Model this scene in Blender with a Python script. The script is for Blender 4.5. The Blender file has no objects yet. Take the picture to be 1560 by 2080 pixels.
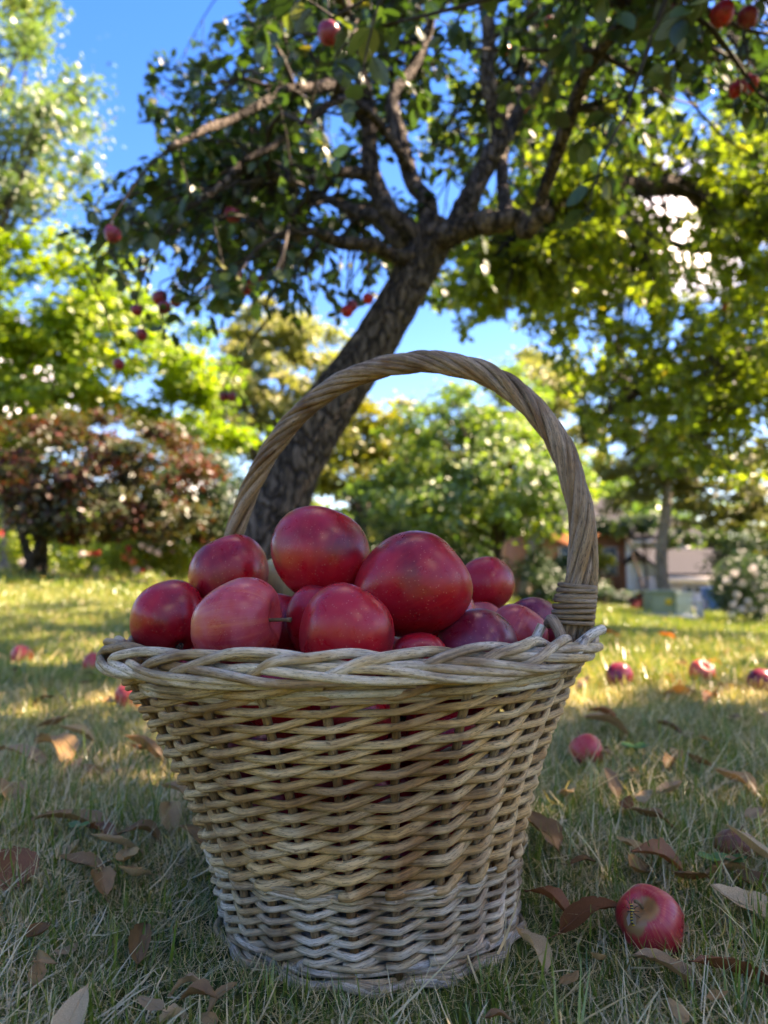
import bpy, math, random
import numpy as np
from mathutils import Vector, Matrix, Quaternion

random.seed(7)
RNG = np.random.default_rng(11)
SC = bpy.context.scene
COL = SC.collection
R = math.radians

# ---------------------------------------------------------------- camera
F_PX, PITCH, CAM_H = 1505.0, R(5.25), 0.271       # focal length in photo pixels, tilt up, lens height in metres
cam_data = bpy.data.cameras.new('camera')
cam = bpy.data.objects.new('camera', cam_data)
COL.objects.link(cam)
cam.location = (0, 0, CAM_H)
cam.rotation_euler = (R(90) + PITCH, 0, 0)
cam_data.sensor_fit = 'VERTICAL'
cam_data.sensor_height = 36.0
cam_data.sensor_width = 27.0
cam_data.lens = F_PX / 2080 * 36.0
cam_data.clip_start = 0.02
cam_data.clip_end = 500
cam_data.dof.use_dof = True
cam_data.dof.focus_distance = 0.50
cam_data.dof.aperture_fstop = 6.4
SC.camera = cam

# ---------------------------------------------------------------- sky and sun
SUN_VEC = Vector((0.85, 0.22, 1.0)).normalized()  # towards the sun: to the right, a little beyond the basket
world = bpy.data.worlds.new('World')
SC.world = world
world.use_nodes = True
wn, wl = world.node_tree.nodes, world.node_tree.links
wn.clear()
w_out = wn.new('ShaderNodeOutputWorld')
w_bg = wn.new('ShaderNodeBackground'); w_bg.inputs['Strength'].default_value = 0.105
w_sky = wn.new('ShaderNodeTexSky'); w_sky.sky_type = 'NISHITA'; w_sky.sun_disc = False
w_sky.sun_elevation = math.asin(SUN_VEC.z)
w_sky.sun_rotation = math.atan2(SUN_VEC.x, SUN_VEC.y)
w_sky.air_density = 1.0; w_sky.dust_density = 0.2; w_sky.ozone_density = 4.0
w_tc = wn.new('ShaderNodeTexCoord')
w_map = wn.new('ShaderNodeMapping'); w_map.inputs['Scale'].default_value = (1.6, 1.6, 3.2)
w_map.inputs['Location'].default_value = (1.85, 2.2, 0.72)
w_noise = wn.new('ShaderNodeTexNoise'); w_noise.inputs['Scale'].default_value = 1.5
w_noise.inputs['Detail'].default_value = 9; w_noise.inputs['Roughness'].default_value = 0.56
w_ramp = wn.new('ShaderNodeValToRGB')
w_ramp.color_ramp.elements[0].position = 0.575; w_ramp.color_ramp.elements[1].position = 0.70
w_mix = wn.new('ShaderNodeMixRGB')
w_mix.inputs['Color2'].default_value = (11.5, 11.4, 11.2, 1)
wl.new(w_tc.outputs['Generated'], w_map.inputs['Vector'])
wl.new(w_map.outputs['Vector'], w_noise.inputs['Vector'])
wl.new(w_noise.outputs['Fac'], w_ramp.inputs['Fac'])
wl.new(w_ramp.outputs['Color'], w_mix.inputs['Fac'])
w_hue = wn.new('ShaderNodeHueSaturation'); w_hue.inputs['Saturation'].default_value = 1.36; w_hue.inputs['Value'].default_value = 0.66; w_hue.inputs['Hue'].default_value = 0.515
wl.new(w_sky.outputs['Color'], w_hue.inputs['Color'])
wl.new(w_hue.outputs['Color'], w_mix.inputs['Color1'])
wl.new(w_mix.outputs['Color'], w_bg.inputs['Color'])
wl.new(w_bg.outputs['Background'], w_out.inputs['Surface'])

sun_data = bpy.data.lights.new('sun', 'SUN')
sun_data.energy = 3.9; sun_data.angle = R(0.53); sun_data.color = (1.0, 0.95, 0.87)
sun = bpy.data.objects.new('sun', sun_data)
COL.objects.link(sun)
sun.rotation_euler = SUN_VEC.to_track_quat('Z', 'Y').to_euler()
sun.location = (4, -2, 8)

# ---------------------------------------------------------------- exposure and render settings
SC.view_settings.view_transform = 'Standard'
SC.view_settings.look = 'None'
SC.view_settings.exposure = 3.15
SC.view_settings.gamma = 1.0
SC.view_settings.use_white_balance = True               # the camera's white balance, set for the shade
SC.view_settings.white_balance_temperature = 9700
SC.view_settings.white_balance_tint = 24
SC.view_settings.use_curve_mapping = False
SC.render.engine = 'CYCLES'
SC.cycles.use_denoising = True
SC.cycles.max_bounces = 7
SC.cycles.diffuse_bounces = 3
SC.cycles.glossy_bounces = 2
SC.cycles.transmission_bounces = 4
SC.cycles.transparent_max_bounces = 4
SC.cycles.caustics_reflective = False
SC.cycles.caustics_refractive = False
SC.cycles.sample_clamp_indirect = 6.0

# ================================================================ helpers
CP, SP = math.cos(PITCH), math.sin(PITCH)

def at(px, py, D):
    """the world point seen at photo pixel (px, py) whose depth (world y) is D"""
    u, v = (px - 780) / F_PX, (1040 - py) / F_PX
    d = np.array([u, CP - SP * v, SP + CP * v])
    return np.array([0, 0, CAM_H]) + d * (D / d[1])

def pix(P):
    P = np.asarray(P, float)
    x, y, z = P[..., 0], P[..., 1], P[..., 2] - CAM_H
    dz = CP * y + SP * z
    v = -SP * y + CP * z
    dz = np.where(np.abs(dz) < 1e-6, 1e-6, dz)
    return 780 + F_PX * x / dz, 1040 - F_PX * v / dz, dz

def smooth(a, b, t):
    t = np.clip((np.asarray(t, float) - a) / (b - a), 0, 1)
    return t * t * (3 - 2 * t)

def ground_z(x, y):
    x = np.asarray(x, float); y = np.asarray(y, float)
    s = smooth(2.0, 9.0, np.hypot(x, y))
    z = np.where(x > 0, -0.86, -0.62) * np.tanh(x / 8.5) * s
    z = z + s * 0.03 * np.sin(x * 0.7 + 1) * np.cos(y * 0.5)
    return z + 0.004 * np.sin(x * 9 + 0.5) * np.sin(y * 8 + 1.0)

def mesh_raw(name, V, faces_list, rnd=None, uv=None, smooth_shade=True):
    """V (n,3); faces_list: list of (m,k) int arrays"""
    me = bpy.data.meshes.new(name)
    V = np.asarray(V, np.float32)
    me.vertices.add(len(V)); me.vertices.foreach_set('co', V.ravel())
    loops, starts, n = [], [], 0
    for Fa in faces_list:
        Fa = np.asarray(Fa, np.int32)
        if len(Fa) == 0: continue
        k = Fa.shape[1]
        loops.append(Fa.ravel()); starts.append(n + np.arange(len(Fa)) * k); n += Fa.size
    loops = np.concatenate(loops); starts = np.concatenate(starts)
    me.loops.add(len(loops)); me.loops.foreach_set('vertex_index', loops)
    me.polygons.add(len(starts)); me.polygons.foreach_set('loop_start', starts.astype(np.int32))
    if smooth_shade:
        me.polygons.foreach_set('use_smooth', np.ones(len(starts), bool))
    if rnd is not None:
        a = me.attributes.new('rnd', 'FLOAT', 'POINT'); a.data.foreach_set('value', np.asarray(rnd, np.float32))
    if uv is not None:
        l = me.uv_layers.new(name='uv'); l.data.foreach_set('uv', np.asarray(uv, np.float32)[loops].ravel())
    me.update(calc_edges=True); me.validate()
    return me

def link(name, data, mat=None, parent=None, loc=None, kind=None):
    o = bpy.data.objects.new(name, data)
    COL.objects.link(o)
    if mat is not None and data is not None and len(data.materials) == 0:
        data.materials.append(mat)
    if parent is not None: o.parent = parent
    if loc is not None: o.location = loc
    if kind: o['kind'] = kind
    return o

def tag(o, label, cat, group=None):
    o['label'] = label; o['category'] = cat
    if group: o['group'] = group
    return o

def empty(name, loc=(0, 0, 0), label=None, cat=None, group=None):
    o = bpy.data.objects.new(name, None); COL.objects.link(o); o.location = loc
    o.empty_display_size = 0.05
    if label: tag(o, label, cat, group)
    return o

def catmull(P, n):
    """resample control points (k,d) with a Catmull-Rom spline to n points"""
    P = np.asarray(P, float)
    Q = np.vstack([2 * P[0] - P[1], P, 2 * P[-1] - P[-2]])
    t = np.linspace(0, len(P) - 1 - 1e-9, n)
    i = t.astype(int); f = (t - i)[:, None]
    p0, p1, p2, p3 = Q[i], Q[i + 1], Q[i + 2], Q[i + 3]
    return 0.5 * (2 * p1 + (p2 - p0) * f + (2 * p0 - 5 * p1 + 4 * p2 - p3) * f ** 2 + (3 * p1 - p0 - 3 * p2 + p3) * f ** 3)

def tube_data(P, rad, seg=7, flat=None, wob=0.0, caps=True):
    """verts, quads, tris, uv of a tube along P (n,3) with radius rad (scalar or n)"""
    P = np.asarray(P, float); n = len(P)
    rad = np.broadcast_to(np.asarray(rad, float), (n,)).copy()
    T = np.gradient(P, axis=0); T /= np.linalg.norm(T, axis=1)[:, None] + 1e-12
    up = np.array([0, 0, 1.0]) if abs(T[0][2]) < 0.9 else np.array([1.0, 0, 0])
    N = np.zeros_like(P)
    a = up - T[0] * np.dot(up, T[0]); N[0] = a / np.linalg.norm(a)
    for i in range(1, n):
        a = N[i - 1] - T[i] * np.dot(N[i - 1], T[i]); N[i] = a / (np.linalg.norm(a) + 1e-12)
    B = np.cross(T, N)
    ph = np.linspace(0, 2 * np.pi, seg, endpoint=False)
    rr = rad[:, None] * np.ones(seg)
    if wob: rr = rr * (1 + wob * RNG.normal(size=(n, seg)))
    V = P[:, None] + rr[..., None] * (np.cos(ph)[None, :, None] * N[:, None] + np.sin(ph)[None, :, None] * B[:, None])
    L = np.concatenate([[0], np.cumsum(np.linalg.norm(np.diff(P, axis=0), axis=1))])
    UV = np.stack([np.broadcast_to(L[:, None], (n, seg)), np.broadcast_to(ph / (2 * np.pi), (n, seg))], -1)
    i = np.arange(n - 1)[:, None] * seg; j = np.arange(seg)[None]; k = (j + 1) % seg
    Q = np.stack([i + j, i + k, i + seg + k, i + seg + j], -1).reshape(-1, 4)
    V = V.reshape(-1, 3); UV = UV.reshape(-1, 2); tris = np.zeros((0, 3), int)
    if caps:
        V = np.vstack([V, P[0], P[-1]]); UV = np.vstack([UV, [0, 0.5], [L[-1], 0.5]])
        a, b = n * seg, n * seg + 1; e = (n - 1) * seg; js = np.arange(seg); ks = (js + 1) % seg
        tris = np.vstack([np.stack([np.full(seg, a), ks, js], -1), np.stack([np.full(seg, b), e + js, e + ks], -1)])
    return V, Q, tris, UV

def tube(name, P, rad, mat, parent, seg=7, wob=0.0, kind=None):
    V, Q, T, UV = tube_data(P, rad, seg, wob=wob)
    return link(name, mesh_raw(name, V, [Q, T], uv=UV), mat, parent, kind=kind)

def merge(parts):
    """join several (V,Q,T,UV)"""
    Vs, Qs, Ts, Us, n = [], [], [], [], 0
    for V, Q, T, U in parts:
        Vs.append(V); Qs.append(Q + n); Ts.append(T + n); Us.append(U); n += len(V)
    return np.vstack(Vs), np.vstack(Qs), np.vstack(Ts), np.vstack(Us)

def box_data(c, s):
    c = np.asarray(c, float); s = np.asarray(s, float) / 2
    V = np.array([[x, y, z] for x in (-1, 1) for y in (-1, 1) for z in (-1, 1)]) * s + c
    Q = np.array([[0, 1, 3, 2], [4, 6, 7, 5], [0, 4, 5, 1], [2, 3, 7, 6], [0, 2, 6, 4], [1, 5, 7, 3]])
    return V, Q, np.zeros((0, 3), int), np.zeros((8, 2))

def box(name, c, s, mat, parent=None, bevel=0.0):
    V, Q, T, U = box_data(c, s)
    o = link(name, mesh_raw(name, V, [Q], smooth_shade=False), mat, parent)
    if bevel:
        m = o.modifiers.new('bevel', 'BEVEL'); m.width = bevel; m.segments = 2
    return o

# ================================================================ materials
def new_mat(name):
    m = bpy.data.materials.new(name); m.use_nodes = True
    nt = m.node_tree; nt.nodes.clear()
    out = nt.nodes.new('ShaderNodeOutputMaterial')
    return m, nt, out

def nd(nt, typ, **kw):
    n = nt.nodes.new(typ)
    for k, v in kw.items():
        if hasattr(n, k): setattr(n, k, v)
        else: n.inputs[k].default_value = v
    return n

def noise(nt, vec, scale, detail=4, rough=0.55, dist=0.0):
    n = nt.nodes.new('ShaderNodeTexNoise')
    n.inputs['Scale'].default_value = scale; n.inputs['Detail'].default_value = detail
    n.inputs['Roughness'].default_value = rough; n.inputs['Distortion'].default_value = dist
    if vec is not None: nt.links.new(vec, n.inputs['Vector'])
    return n.outputs['Fac']

def ramp(nt, fac, stops, interp='LINEAR'):
    r = nt.nodes.new('ShaderNodeValToRGB'); cr = r.color_ramp; cr.interpolation = interp
    while len(cr.elements) < len(stops): cr.elements.new(0.5)
    for e, (p, c) in zip(cr.elements, stops):
        e.position = p
        e.color = (c, c, c, 1) if not hasattr(c, '__len__') else (c[0], c[1], c[2], 1)
    nt.links.new(fac, r.inputs['Fac'])
    return r.outputs['Color']

def mix(nt, fac, a, b, mode='MIX'):
    m = nt.nodes.new('ShaderNodeMixRGB'); m.blend_type = mode
    for s, v in (('Fac', fac), ('Color1', a), ('Color2', b)):
        if isinstance(v, (int, float)): m.inputs[s].default_value = v if s == 'Fac' else (v, v, v, 1)
        elif isinstance(v, tuple): m.inputs[s].default_value = (*v[:3], 1)
        else: nt.links.new(v, m.inputs[s])
    return m.outputs['Color']

def math_n(nt, op, a, b=None):
    m = nt.nodes.new('ShaderNodeMath'); m.operation = op
    for i, v in enumerate((a, b)):
        if v is None: continue
        if isinstance(v, (int, float)): m.inputs[i].default_value = v
        else: nt.links.new(v, m.inputs[i])
    return m.outputs[0]

def mapping(nt, vec, scale=(1, 1, 1), loc=None):
    m = nt.nodes.new('ShaderNodeMapping'); m.inputs['Scale'].default_value = scale
    nt.links.new(vec, m.inputs['Vector'])
    if loc is not None:
        nt.links.new(loc, m.inputs['Location'])
    return m.outputs['Vector']

def rand_vec(nt):
    oi = nt.nodes.new('ShaderNodeObjectInfo')
    c = nt.nodes.new('ShaderNodeCombineXYZ')
    for i, k in enumerate((37.0, 91.0, 53.0)):
        nt.links.new(math_n(nt, 'MULTIPLY', oi.outputs['Random'], k), c.inputs[i])
    return oi.outputs['Random'], c.outputs[0]

def bsdf(nt, out, color, rough=0.5, spec=0.4, bump=None, bump_d=0.001, bump_s=0.4):
    p = nt.nodes.new('ShaderNodeBsdfPrincipled')
    if isinstance(color, tuple): p.inputs['Base Color'].default_value = (*color[:3], 1)
    else: nt.links.new(color, p.inputs['Base Color'])
    if isinstance(rough, (int, float)): p.inputs['Roughness'].default_value = rough
    else: nt.links.new(rough, p.inputs['Roughness'])
    p.inputs['Specular IOR Level'].default_value = spec
    if bump is not None:
        b = nt.nodes.new('ShaderNodeBump'); b.inputs['Distance'].default_value = bump_d; b.inputs['Strength'].default_value = bump_s
        nt.links.new(bump, b.inputs['Height']); nt.links.new(b.outputs['Normal'], p.inputs['Normal'])
    nt.links.new(p.outputs[0], out.inputs['Surface'])
    return p

def plain(name, color, rough=0.6, nscale=6.0, var=0.18, bump=0.0, spec=0.3):
    m, nt, out = new_mat(name)
    tc = nd(nt, 'ShaderNodeTexCoord')
    f = noise(nt, tc.outputs['Object'], nscale, 5)
    dark = tuple(c * (1 - var) for c in color); light = tuple(min(1, c * (1 + var)) for c in color)
    c = ramp(nt, f, [(0.3, dark), (0.7, light)])
    bsdf(nt, out, c, rough, spec, f if bump else None, bump)
    return m

def leaf_mat(name, stops, trans=0.42, gloss=0.05, per_object=False, tboost=(1.1, 1.35, 0.7), veins=False, trough=0.42, mottle=0.0):
    m, nt, out = new_mat(name)
    if per_object:
        oi = nt.nodes.new('ShaderNodeObjectInfo'); r = oi.outputs['Random']
    else:
        a = nt.nodes.new('ShaderNodeAttribute'); a.attribute_name = 'rnd'; r = a.outputs['Fac']
    c = ramp(nt, r, stops)
    if mottle:
        tc = nd(nt, 'ShaderNodeTexCoord')
        f = noise(nt, tc.outputs['Object'], mottle, 4, 0.6)
        c = mix(nt, 1.0, c, ramp(nt, f, [(0.25, 0.62), (0.7, 1.15)]), 'MULTIPLY')
    d = nt.nodes.new('ShaderNodeBsdfDiffuse'); t = nt.nodes.new('ShaderNodeBsdfTranslucent')
    nt.links.new(c, d.inputs['Color'])
    nt.links.new(mix(nt, 1.0, c, tboost, 'MULTIPLY'), t.inputs['Color'])
    ms = nt.nodes.new('ShaderNodeMixShader'); ms.inputs['Fac'].default_value = trans
    nt.links.new(d.outputs[0], ms.inputs[1]); nt.links.new(t.outputs[0], ms.inputs[2])
    g = nt.nodes.new('ShaderNodeBsdfGlossy'); g.inputs['Roughness'].default_value = trough
    g.inputs['Color'].default_value = (0.9, 0.95, 1, 1)
    ms2 = nt.nodes.new('ShaderNodeMixShader'); ms2.inputs['Fac'].default_value = gloss
    nt.links.new(ms.outputs[0], ms2.inputs[1]); nt.links.new(g.outputs[0], ms2.inputs[2])
    nt.links.new(ms2.outputs[0], out.inputs['Surface'])
    return m

def wicker_mat(name, tint=(1, 1, 1)):
    m, nt, out = new_mat(name)
    uv = nd(nt, 'ShaderNodeUVMap'); uv.uv_map = 'uv'
    tc = nd(nt, 'ShaderNodeTexCoord')
    r, rv = rand_vec(nt)
    vec = mapping(nt, uv.outputs['UV'], (1, 1, 1), rv)
    streak = noise(nt, mapping(nt, vec, (28, 9, 1)), 1.0, 5, 0.6)
    blotch = noise(nt, mapping(nt, vec, (22, 0.9, 1)), 1.0, 4, 0.6)
    fine = noise(nt, mapping(nt, vec, (210, 26, 1)), 1.0, 4, 0.65)
    stain = noise(nt, mapping(nt, tc.outputs['Object'], (1, 1, 1), None), 11.0, 4, 0.62, 0.8)
    base = ramp(nt, r, [(0.0, (0.31, 0.185, 0.08)), (0.3, (0.47, 0.33, 0.17)), (0.7, (0.55, 0.415, 0.24)), (1.0, (0.60, 0.50, 0.35))])
    grey = mix(nt, ramp(nt, blotch, [(0.42, 0.0), (0.64, 0.9)]), base, (0.64, 0.58, 0.48))
    brown = mix(nt, ramp(nt, stain, [(0.47, 0.0), (0.66, 0.88)]), grey, (0.20, 0.105, 0.042))
    c = mix(nt, 1.0, brown, ramp(nt, streak, [(0.28, 0.40), (0.58, 1.12)]), 'MULTIPLY')
    c = mix(nt, ramp(nt, fine, [(0.54, 0.0), (0.64, 0.85)]), c, (0.085, 0.055, 0.030))
    c = mix(nt, 1.0, c, tint, 'MULTIPLY')
    bsdf(nt, out, c, 0.55, 0.35, math_n(nt, 'ADD', streak, fine), 0.0014, 0.8)
    return m

def apple_mat(name, red=(0.36, 0.004, 0.011), dark=(0.11, 0.002, 0.007), warm=(0.46, 0.035, 0.016), bloom=(0.38, 0.024, 0.042), warm_amt=0.22, bloom_amt=0.28, patch=None):
    m, nt, out = new_mat(name)
    tc = nd(nt, 'ShaderNodeTexCoord'); ob = tc.outputs['Object']
    r, rv = rand_vec(nt)
    v = mapping(nt, ob, (1, 1, 1), rv)
    big = noise(nt, v, 17.0, 3, 0.5, 0.4)
    mid = noise(nt, v, 55.0, 5, 0.62, 0.5)
    # faint streaks that run from stem to blossom end
    sx = nd(nt, 'ShaderNodeSeparateXYZ'); nt.links.new(ob, sx.inputs[0])
    ang = math_n(nt, 'ARCTAN2', sx.outputs['Y'], sx.outputs['X'])
    ca = nd(nt, 'ShaderNodeCombineXYZ')
    nt.links.new(math_n(nt, 'MULTIPLY', ang, 12.0), ca.inputs[0]); nt.links.new(math_n(nt, 'MULTIPLY', sx.outputs['Z'], 22.0), ca.inputs[1])
    nt.links.new(math_n(nt, 'MULTIPLY', r, 40.0), ca.inputs[2])
    st = noise(nt, ca.outputs[0], 1.0, 5, 0.65)
    c = ramp(nt, big, [(0.30, dark), (0.52, red), (0.75, red)])
    c = mix(nt, ramp(nt, st, [(0.45, 0.0), (0.75, warm_amt)]), c, warm)
    c = mix(nt, ramp(nt, mid, [(0.42, 0.0), (0.70, bloom_amt)]), c, bloom)
    vo = nt.nodes.new('ShaderNodeTexVoronoi'); vo.inputs['Scale'].default_value = 520.0
    nt.links.new(v, vo.inputs['Vector'])
    sel = nt.nodes.new('ShaderNodeSeparateColor'); nt.links.new(vo.outputs['Color'], sel.inputs[0])
    dot = math_n(nt, 'MULTIPLY', ramp(nt, vo.outputs['Distance'], [(0.10, 0.55), (0.30, 0.0)]), ramp(nt, sel.outputs[0], [(0.62, 0.0), (0.75, 1.0)]))
    c = mix(nt, dot, c, (0.52, 0.20, 0.13))
    if patch:
        for (px, py, pz, rad, col, soft) in patch:
            di = nd(nt, 'ShaderNodeVectorMath', operation='DISTANCE'); nt.links.new(ob, di.inputs[0]); di.inputs[1].default_value = (px, py, pz)
            jit = math_n(nt, 'ADD', di.outputs['Value'], math_n(nt, 'MULTIPLY', math_n(nt, 'SUBTRACT', mid, 0.5), rad * 1.3))
            c = mix(nt, ramp(nt, math_n(nt, 'DIVIDE', jit, rad), [(0.75, 1.0), (0.75 + soft, 0.0)]), c, col)
    rg = ramp(nt, mid, [(0.35, 0.25), (0.70, 0.42)])
    p = bsdf(nt, out, c, rg, 0.34, mid, 0.0005, 0.2)
    p.inputs['Subsurface Weight'].default_value = 0.0
    return m

M = {}
M['wicker'] = wicker_mat('wicker_rod')
M['wicker_handle'] = wicker_mat('wicker_handle_rod', (0.52, 0.42, 0.345))
M['wicker_warm'] = wicker_mat('wicker_warm_rod', (0.98, 0.77, 0.50))
M['wicker_pale'] = wicker_mat('wicker_pale_rod', (0.98, 0.93, 0.84))
M['wicker_stake'] = wicker_mat('wicker_stake', (0.50, 0.38, 0.26))  # browner stakes, darkened further to deepen the shade between the rods
M['apple'] = apple_mat('apple_crimson')
M['apple_purple'] = apple_mat('apple_purple', (0.17, 0.006, 0.020), (0.06, 0.003, 0.014), (0.28, 0.03, 0.03), (0.24, 0.05, 0.085), 0.25, 0.6)
M['apple_warm'] = apple_mat('apple_warm', (0.42, 0.030, 0.034), (0.24, 0.010, 0.025), (0.56, 0.15, 0.06), (0.45, 0.09, 0.12), 0.45, 0.55)
M['apple_green'] = apple_mat('apple_green', (0.42, 0.36, 0.14), (0.34, 0.22, 0.09), (0.50, 0.42, 0.18), (0.45, 0.36, 0.2), 0.5, 0.4)
M['apple_lawn'] = apple_mat('apple_lawn', (0.46, 0.028, 0.032), (0.26, 0.012, 0.02), (0.60, 0.24, 0.09), (0.50, 0.10, 0.10), 0.7, 0.35)
M['apple_rotten'] = apple_mat('apple_rotten', (0.20, 0.055, 0.022), (0.09, 0.03, 0.016), (0.28, 0.10, 0.04), (0.22, 0.09, 0.05), 0.6, 0.4)
M['stem'] = plain('apple_stem', (0.13, 0.085, 0.04), 0.7, 120, 0.35)
M['calyx'] = plain('apple_calyx', (0.06, 0.045, 0.03), 0.8, 150, 0.35)

def bark_mat(name, lo, hi, scale=14.0):
    m, nt, out = new_mat(name)
    tc = nd(nt, 'ShaderNodeTexCoord'); v = mapping(nt, tc.outputs['Object'], (1, 1, 0.35))
    a = noise(nt, v, scale, 6, 0.65, 1.2); b = noise(nt, v, scale * 4.2, 5, 0.6, 0.6)
    c = ramp(nt, math_n(nt, 'MULTIPLY', math_n(nt, 'ADD', a, b), 0.5), [(0.36, lo), (0.5, tuple((x + y) / 2 for x, y in zip(lo, hi))), (0.62, hi)])
    # cracks between bark plates, and paler blotches at random
    wv = nt.nodes.new('ShaderNodeVectorMath'); wv.operation = 'ADD'
    nz = nt.nodes.new('ShaderNodeTexNoise'); nz.inputs['Scale'].default_value = scale * 1.4; nt.links.new(v, nz.inputs['Vector'])
    sc2 = nt.nodes.new('ShaderNodeVectorMath'); sc2.operation = 'SCALE'; sc2.inputs['Scale'].default_value = 0.09; nt.links.new(nz.outputs['Color'], sc2.inputs[0])
    nt.links.new(v, wv.inputs[0]); nt.links.new(sc2.outputs[0], wv.inputs[1])
    vo = nt.nodes.new('ShaderNodeTexVoronoi'); vo.feature = 'DISTANCE_TO_EDGE'; vo.inputs['Scale'].default_value = scale * 2.3
    nt.links.new(wv.outputs[0], vo.inputs['Vector'])
    crack = ramp(nt, vo.outputs['Distance'], [(0.0, 0.0), (0.14, 1.0)])
    c = mix(nt, 1.0, c, ramp(nt, vo.outputs['Distance'], [(0.0, 0.22), (0.16, 1.1)]), 'MULTIPLY')
    pale_blotch = noise(nt, v, scale * .55, 5, 0.65, 0.5)
    c = mix(nt, ramp(nt, pale_blotch, [(0.58, 0.0), (0.68, 0.55)]), c, tuple(min(1, x * 1.9) for x in hi))
    bsdf(nt, out, c, 0.85, 0.2, math_n(nt, 'ADD', math_n(nt, 'ADD', a, b), crack), 0.02, 1.0)
    return m
M['bark'] = bark_mat('apple_bark', (0.014, 0.011, 0.009), (0.155, 0.125, 0.102))
M['bark_dark'] = bark_mat('dark_bark', (0.045, 0.035, 0.028), (0.13, 0.10, 0.08))
M['bark_pale'] = bark_mat('pale_bark', (0.20, 0.16, 0.12), (0.46, 0.38, 0.30), 9.0)
M['twig'] = plain('twig', (0.026, 0.021, 0.017), 0.8, 40, 0.3)

GREENS = [(0.0, (0.016, 0.038, 0.012)), (0.45, (0.030, 0.066, 0.015)), (0.85, (0.058, 0.105, 0.020)), (0.97, (0.17, 0.17, 0.035)), (1.0, (0.30, 0.20, 0.035))]
M['leaf_apple'] = leaf_mat('apple_leaf', GREENS, 0.40, 0.045)
M['leaf_apple_single'] = leaf_mat('apple_leaf_single', GREENS, 0.40, 0.045, per_object=True, mottle=40.0)
M['leaf_right'] = leaf_mat('right_tree_leaf', [(0.0, (0.11, 0.165, 0.026)), (0.5, (0.21, 0.265, 0.032)), (0.9, (0.34, 0.34, 0.04)), (1.0, (0.38, 0.27, 0.05))], 0.55, 0.04)
M['leaf_light'] = leaf_mat('light_maple_leaf', [(0.0, (0.070, 0.130, 0.040)), (0.6, (0.13, 0.20, 0.06)), (1.0, (0.27, 0.29, 0.10))], 0.36, 0.08, trough=0.5)
M['leaf_lime'] = leaf_mat('lime_leaf', [(0.0, (0.095, 0.175, 0.018)), (0.5, (0.19, 0.275, 0.024)), (1.0, (0.36, 0.39, 0.035))], 0.5, 0.03)
M['leaf_red'] = leaf_mat('red_maple_leaf', [(0.0, (0.034, 0.060, 0.016)), (0.55, (0.056, 0.066, 0.020)), (0.70, (0.085, 0.032, 0.018)), (1.0, (0.16, 0.042, 0.026))], 0.4, 0.03, tboost=(1.3, 1.0, 0.6))
M['leaf_pale'] = leaf_mat('pale_yellow_leaf', [(0.0, (0.15, 0.17, 0.06)), (0.5, (0.25, 0.25, 0.085)), (1.0, (0.38, 0.34, 0.11))], 0.4, 0.03)
M['leaf_yellow'] = leaf_mat('yellow_green_leaf', [(0.0, (0.10, 0.13, 0.025)), (0.5, (0.19, 0.19, 0.03)), (1.0, (0.36, 0.27, 0.035))], 0.45, 0.03)
M['leaf_mid'] = leaf_mat('mid_green_leaf', [(0.0, (0.060, 0.125, 0.032)), (0.5, (0.13, 0.21, 0.042)), (1.0, (0.29, 0.33, 0.045))], 0.48, 0.05)
M['leaf_deep'] = leaf_mat('deep_green_leaf', [(0.0, (0.022, 0.050, 0.024)), (0.6, (0.045, 0.085, 0.032)), (1.0, (0.09, 0.13, 0.04))], 0.3, 0.04)
M['leaf_pine'] = leaf_mat('pine_needle', [(0.0, (0.085, 0.095, 0.035)), (0.5, (0.15, 0.15, 0.045)), (1.0, (0.27, 0.22, 0.075))], 0.35, 0.03)
M['leaf_burgundy'] = leaf_mat('burgundy_leaf', [(0.0, (0.10, 0.012, 0.02)), (1.0, (0.22, 0.025, 0.04))], 0.3, 0.03)
M['blossom_red'] = leaf_mat('red_blossom', [(0.0, (0.45, 0.03, 0.05)), (1.0, (0.62, 0.10, 0.09))], 0.3, 0.02)
M['blossom_white'] = leaf_mat('white_blossom', [(0.0, (0.62, 0.56, 0.54)), (1.0, (0.80, 0.76, 0.72))], 0.3, 0.02, tboost=(1, 1, 1))
M['blossom_orange'] = leaf_mat('orange_blossom', [(0.0, (0.60, 0.17, 0.06)), (1.0, (0.66, 0.26, 0.15))], 0.3, 0.02)
M['dry_tan'] = leaf_mat('dry_tan_leaf', [(0.0, (0.25, 0.15, 0.07)), (0.5, (0.36, 0.23, 0.115)), (1.0, (0.48, 0.33, 0.17))], 0.18, 0.015, True, (1.2, 1.0, 0.7), mottle=60.0)
M['dry_red'] = leaf_mat('dry_red_leaf', [(0.0, (0.21, 0.075, 0.028)), (0.5, (0.30, 0.12, 0.046)), (1.0, (0.40, 0.19, 0.075))], 0.15, 0.015, True, (1.2, 0.9, 0.7), mottle=60.0)
M['dry_brown'] = leaf_mat('dry_brown_leaf', [(0.0, (0.17, 0.085, 0.032)), (0.5, (0.30, 0.165, 0.066)), (1.0, (0.42, 0.26, 0.11))], 0.15, 0.015, True, (1.2, 1.0, 0.7), mottle=60.0)
M['dry_orange'] = leaf_mat('dry_orange_leaf', [(0.0, (0.55, 0.17, 0.03)), (1.0, (0.60, 0.26, 0.05))], 0.25, 0.04, True, (1.2, 1.0, 0.7), mottle=60.0)
M['clover'] = leaf_mat('clover_leaf', [(0.0, (0.035, 0.14, 0.03)), (1.0, (0.06, 0.20, 0.04))], 0.3, 0.06, True, mottle=90.0)

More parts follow.
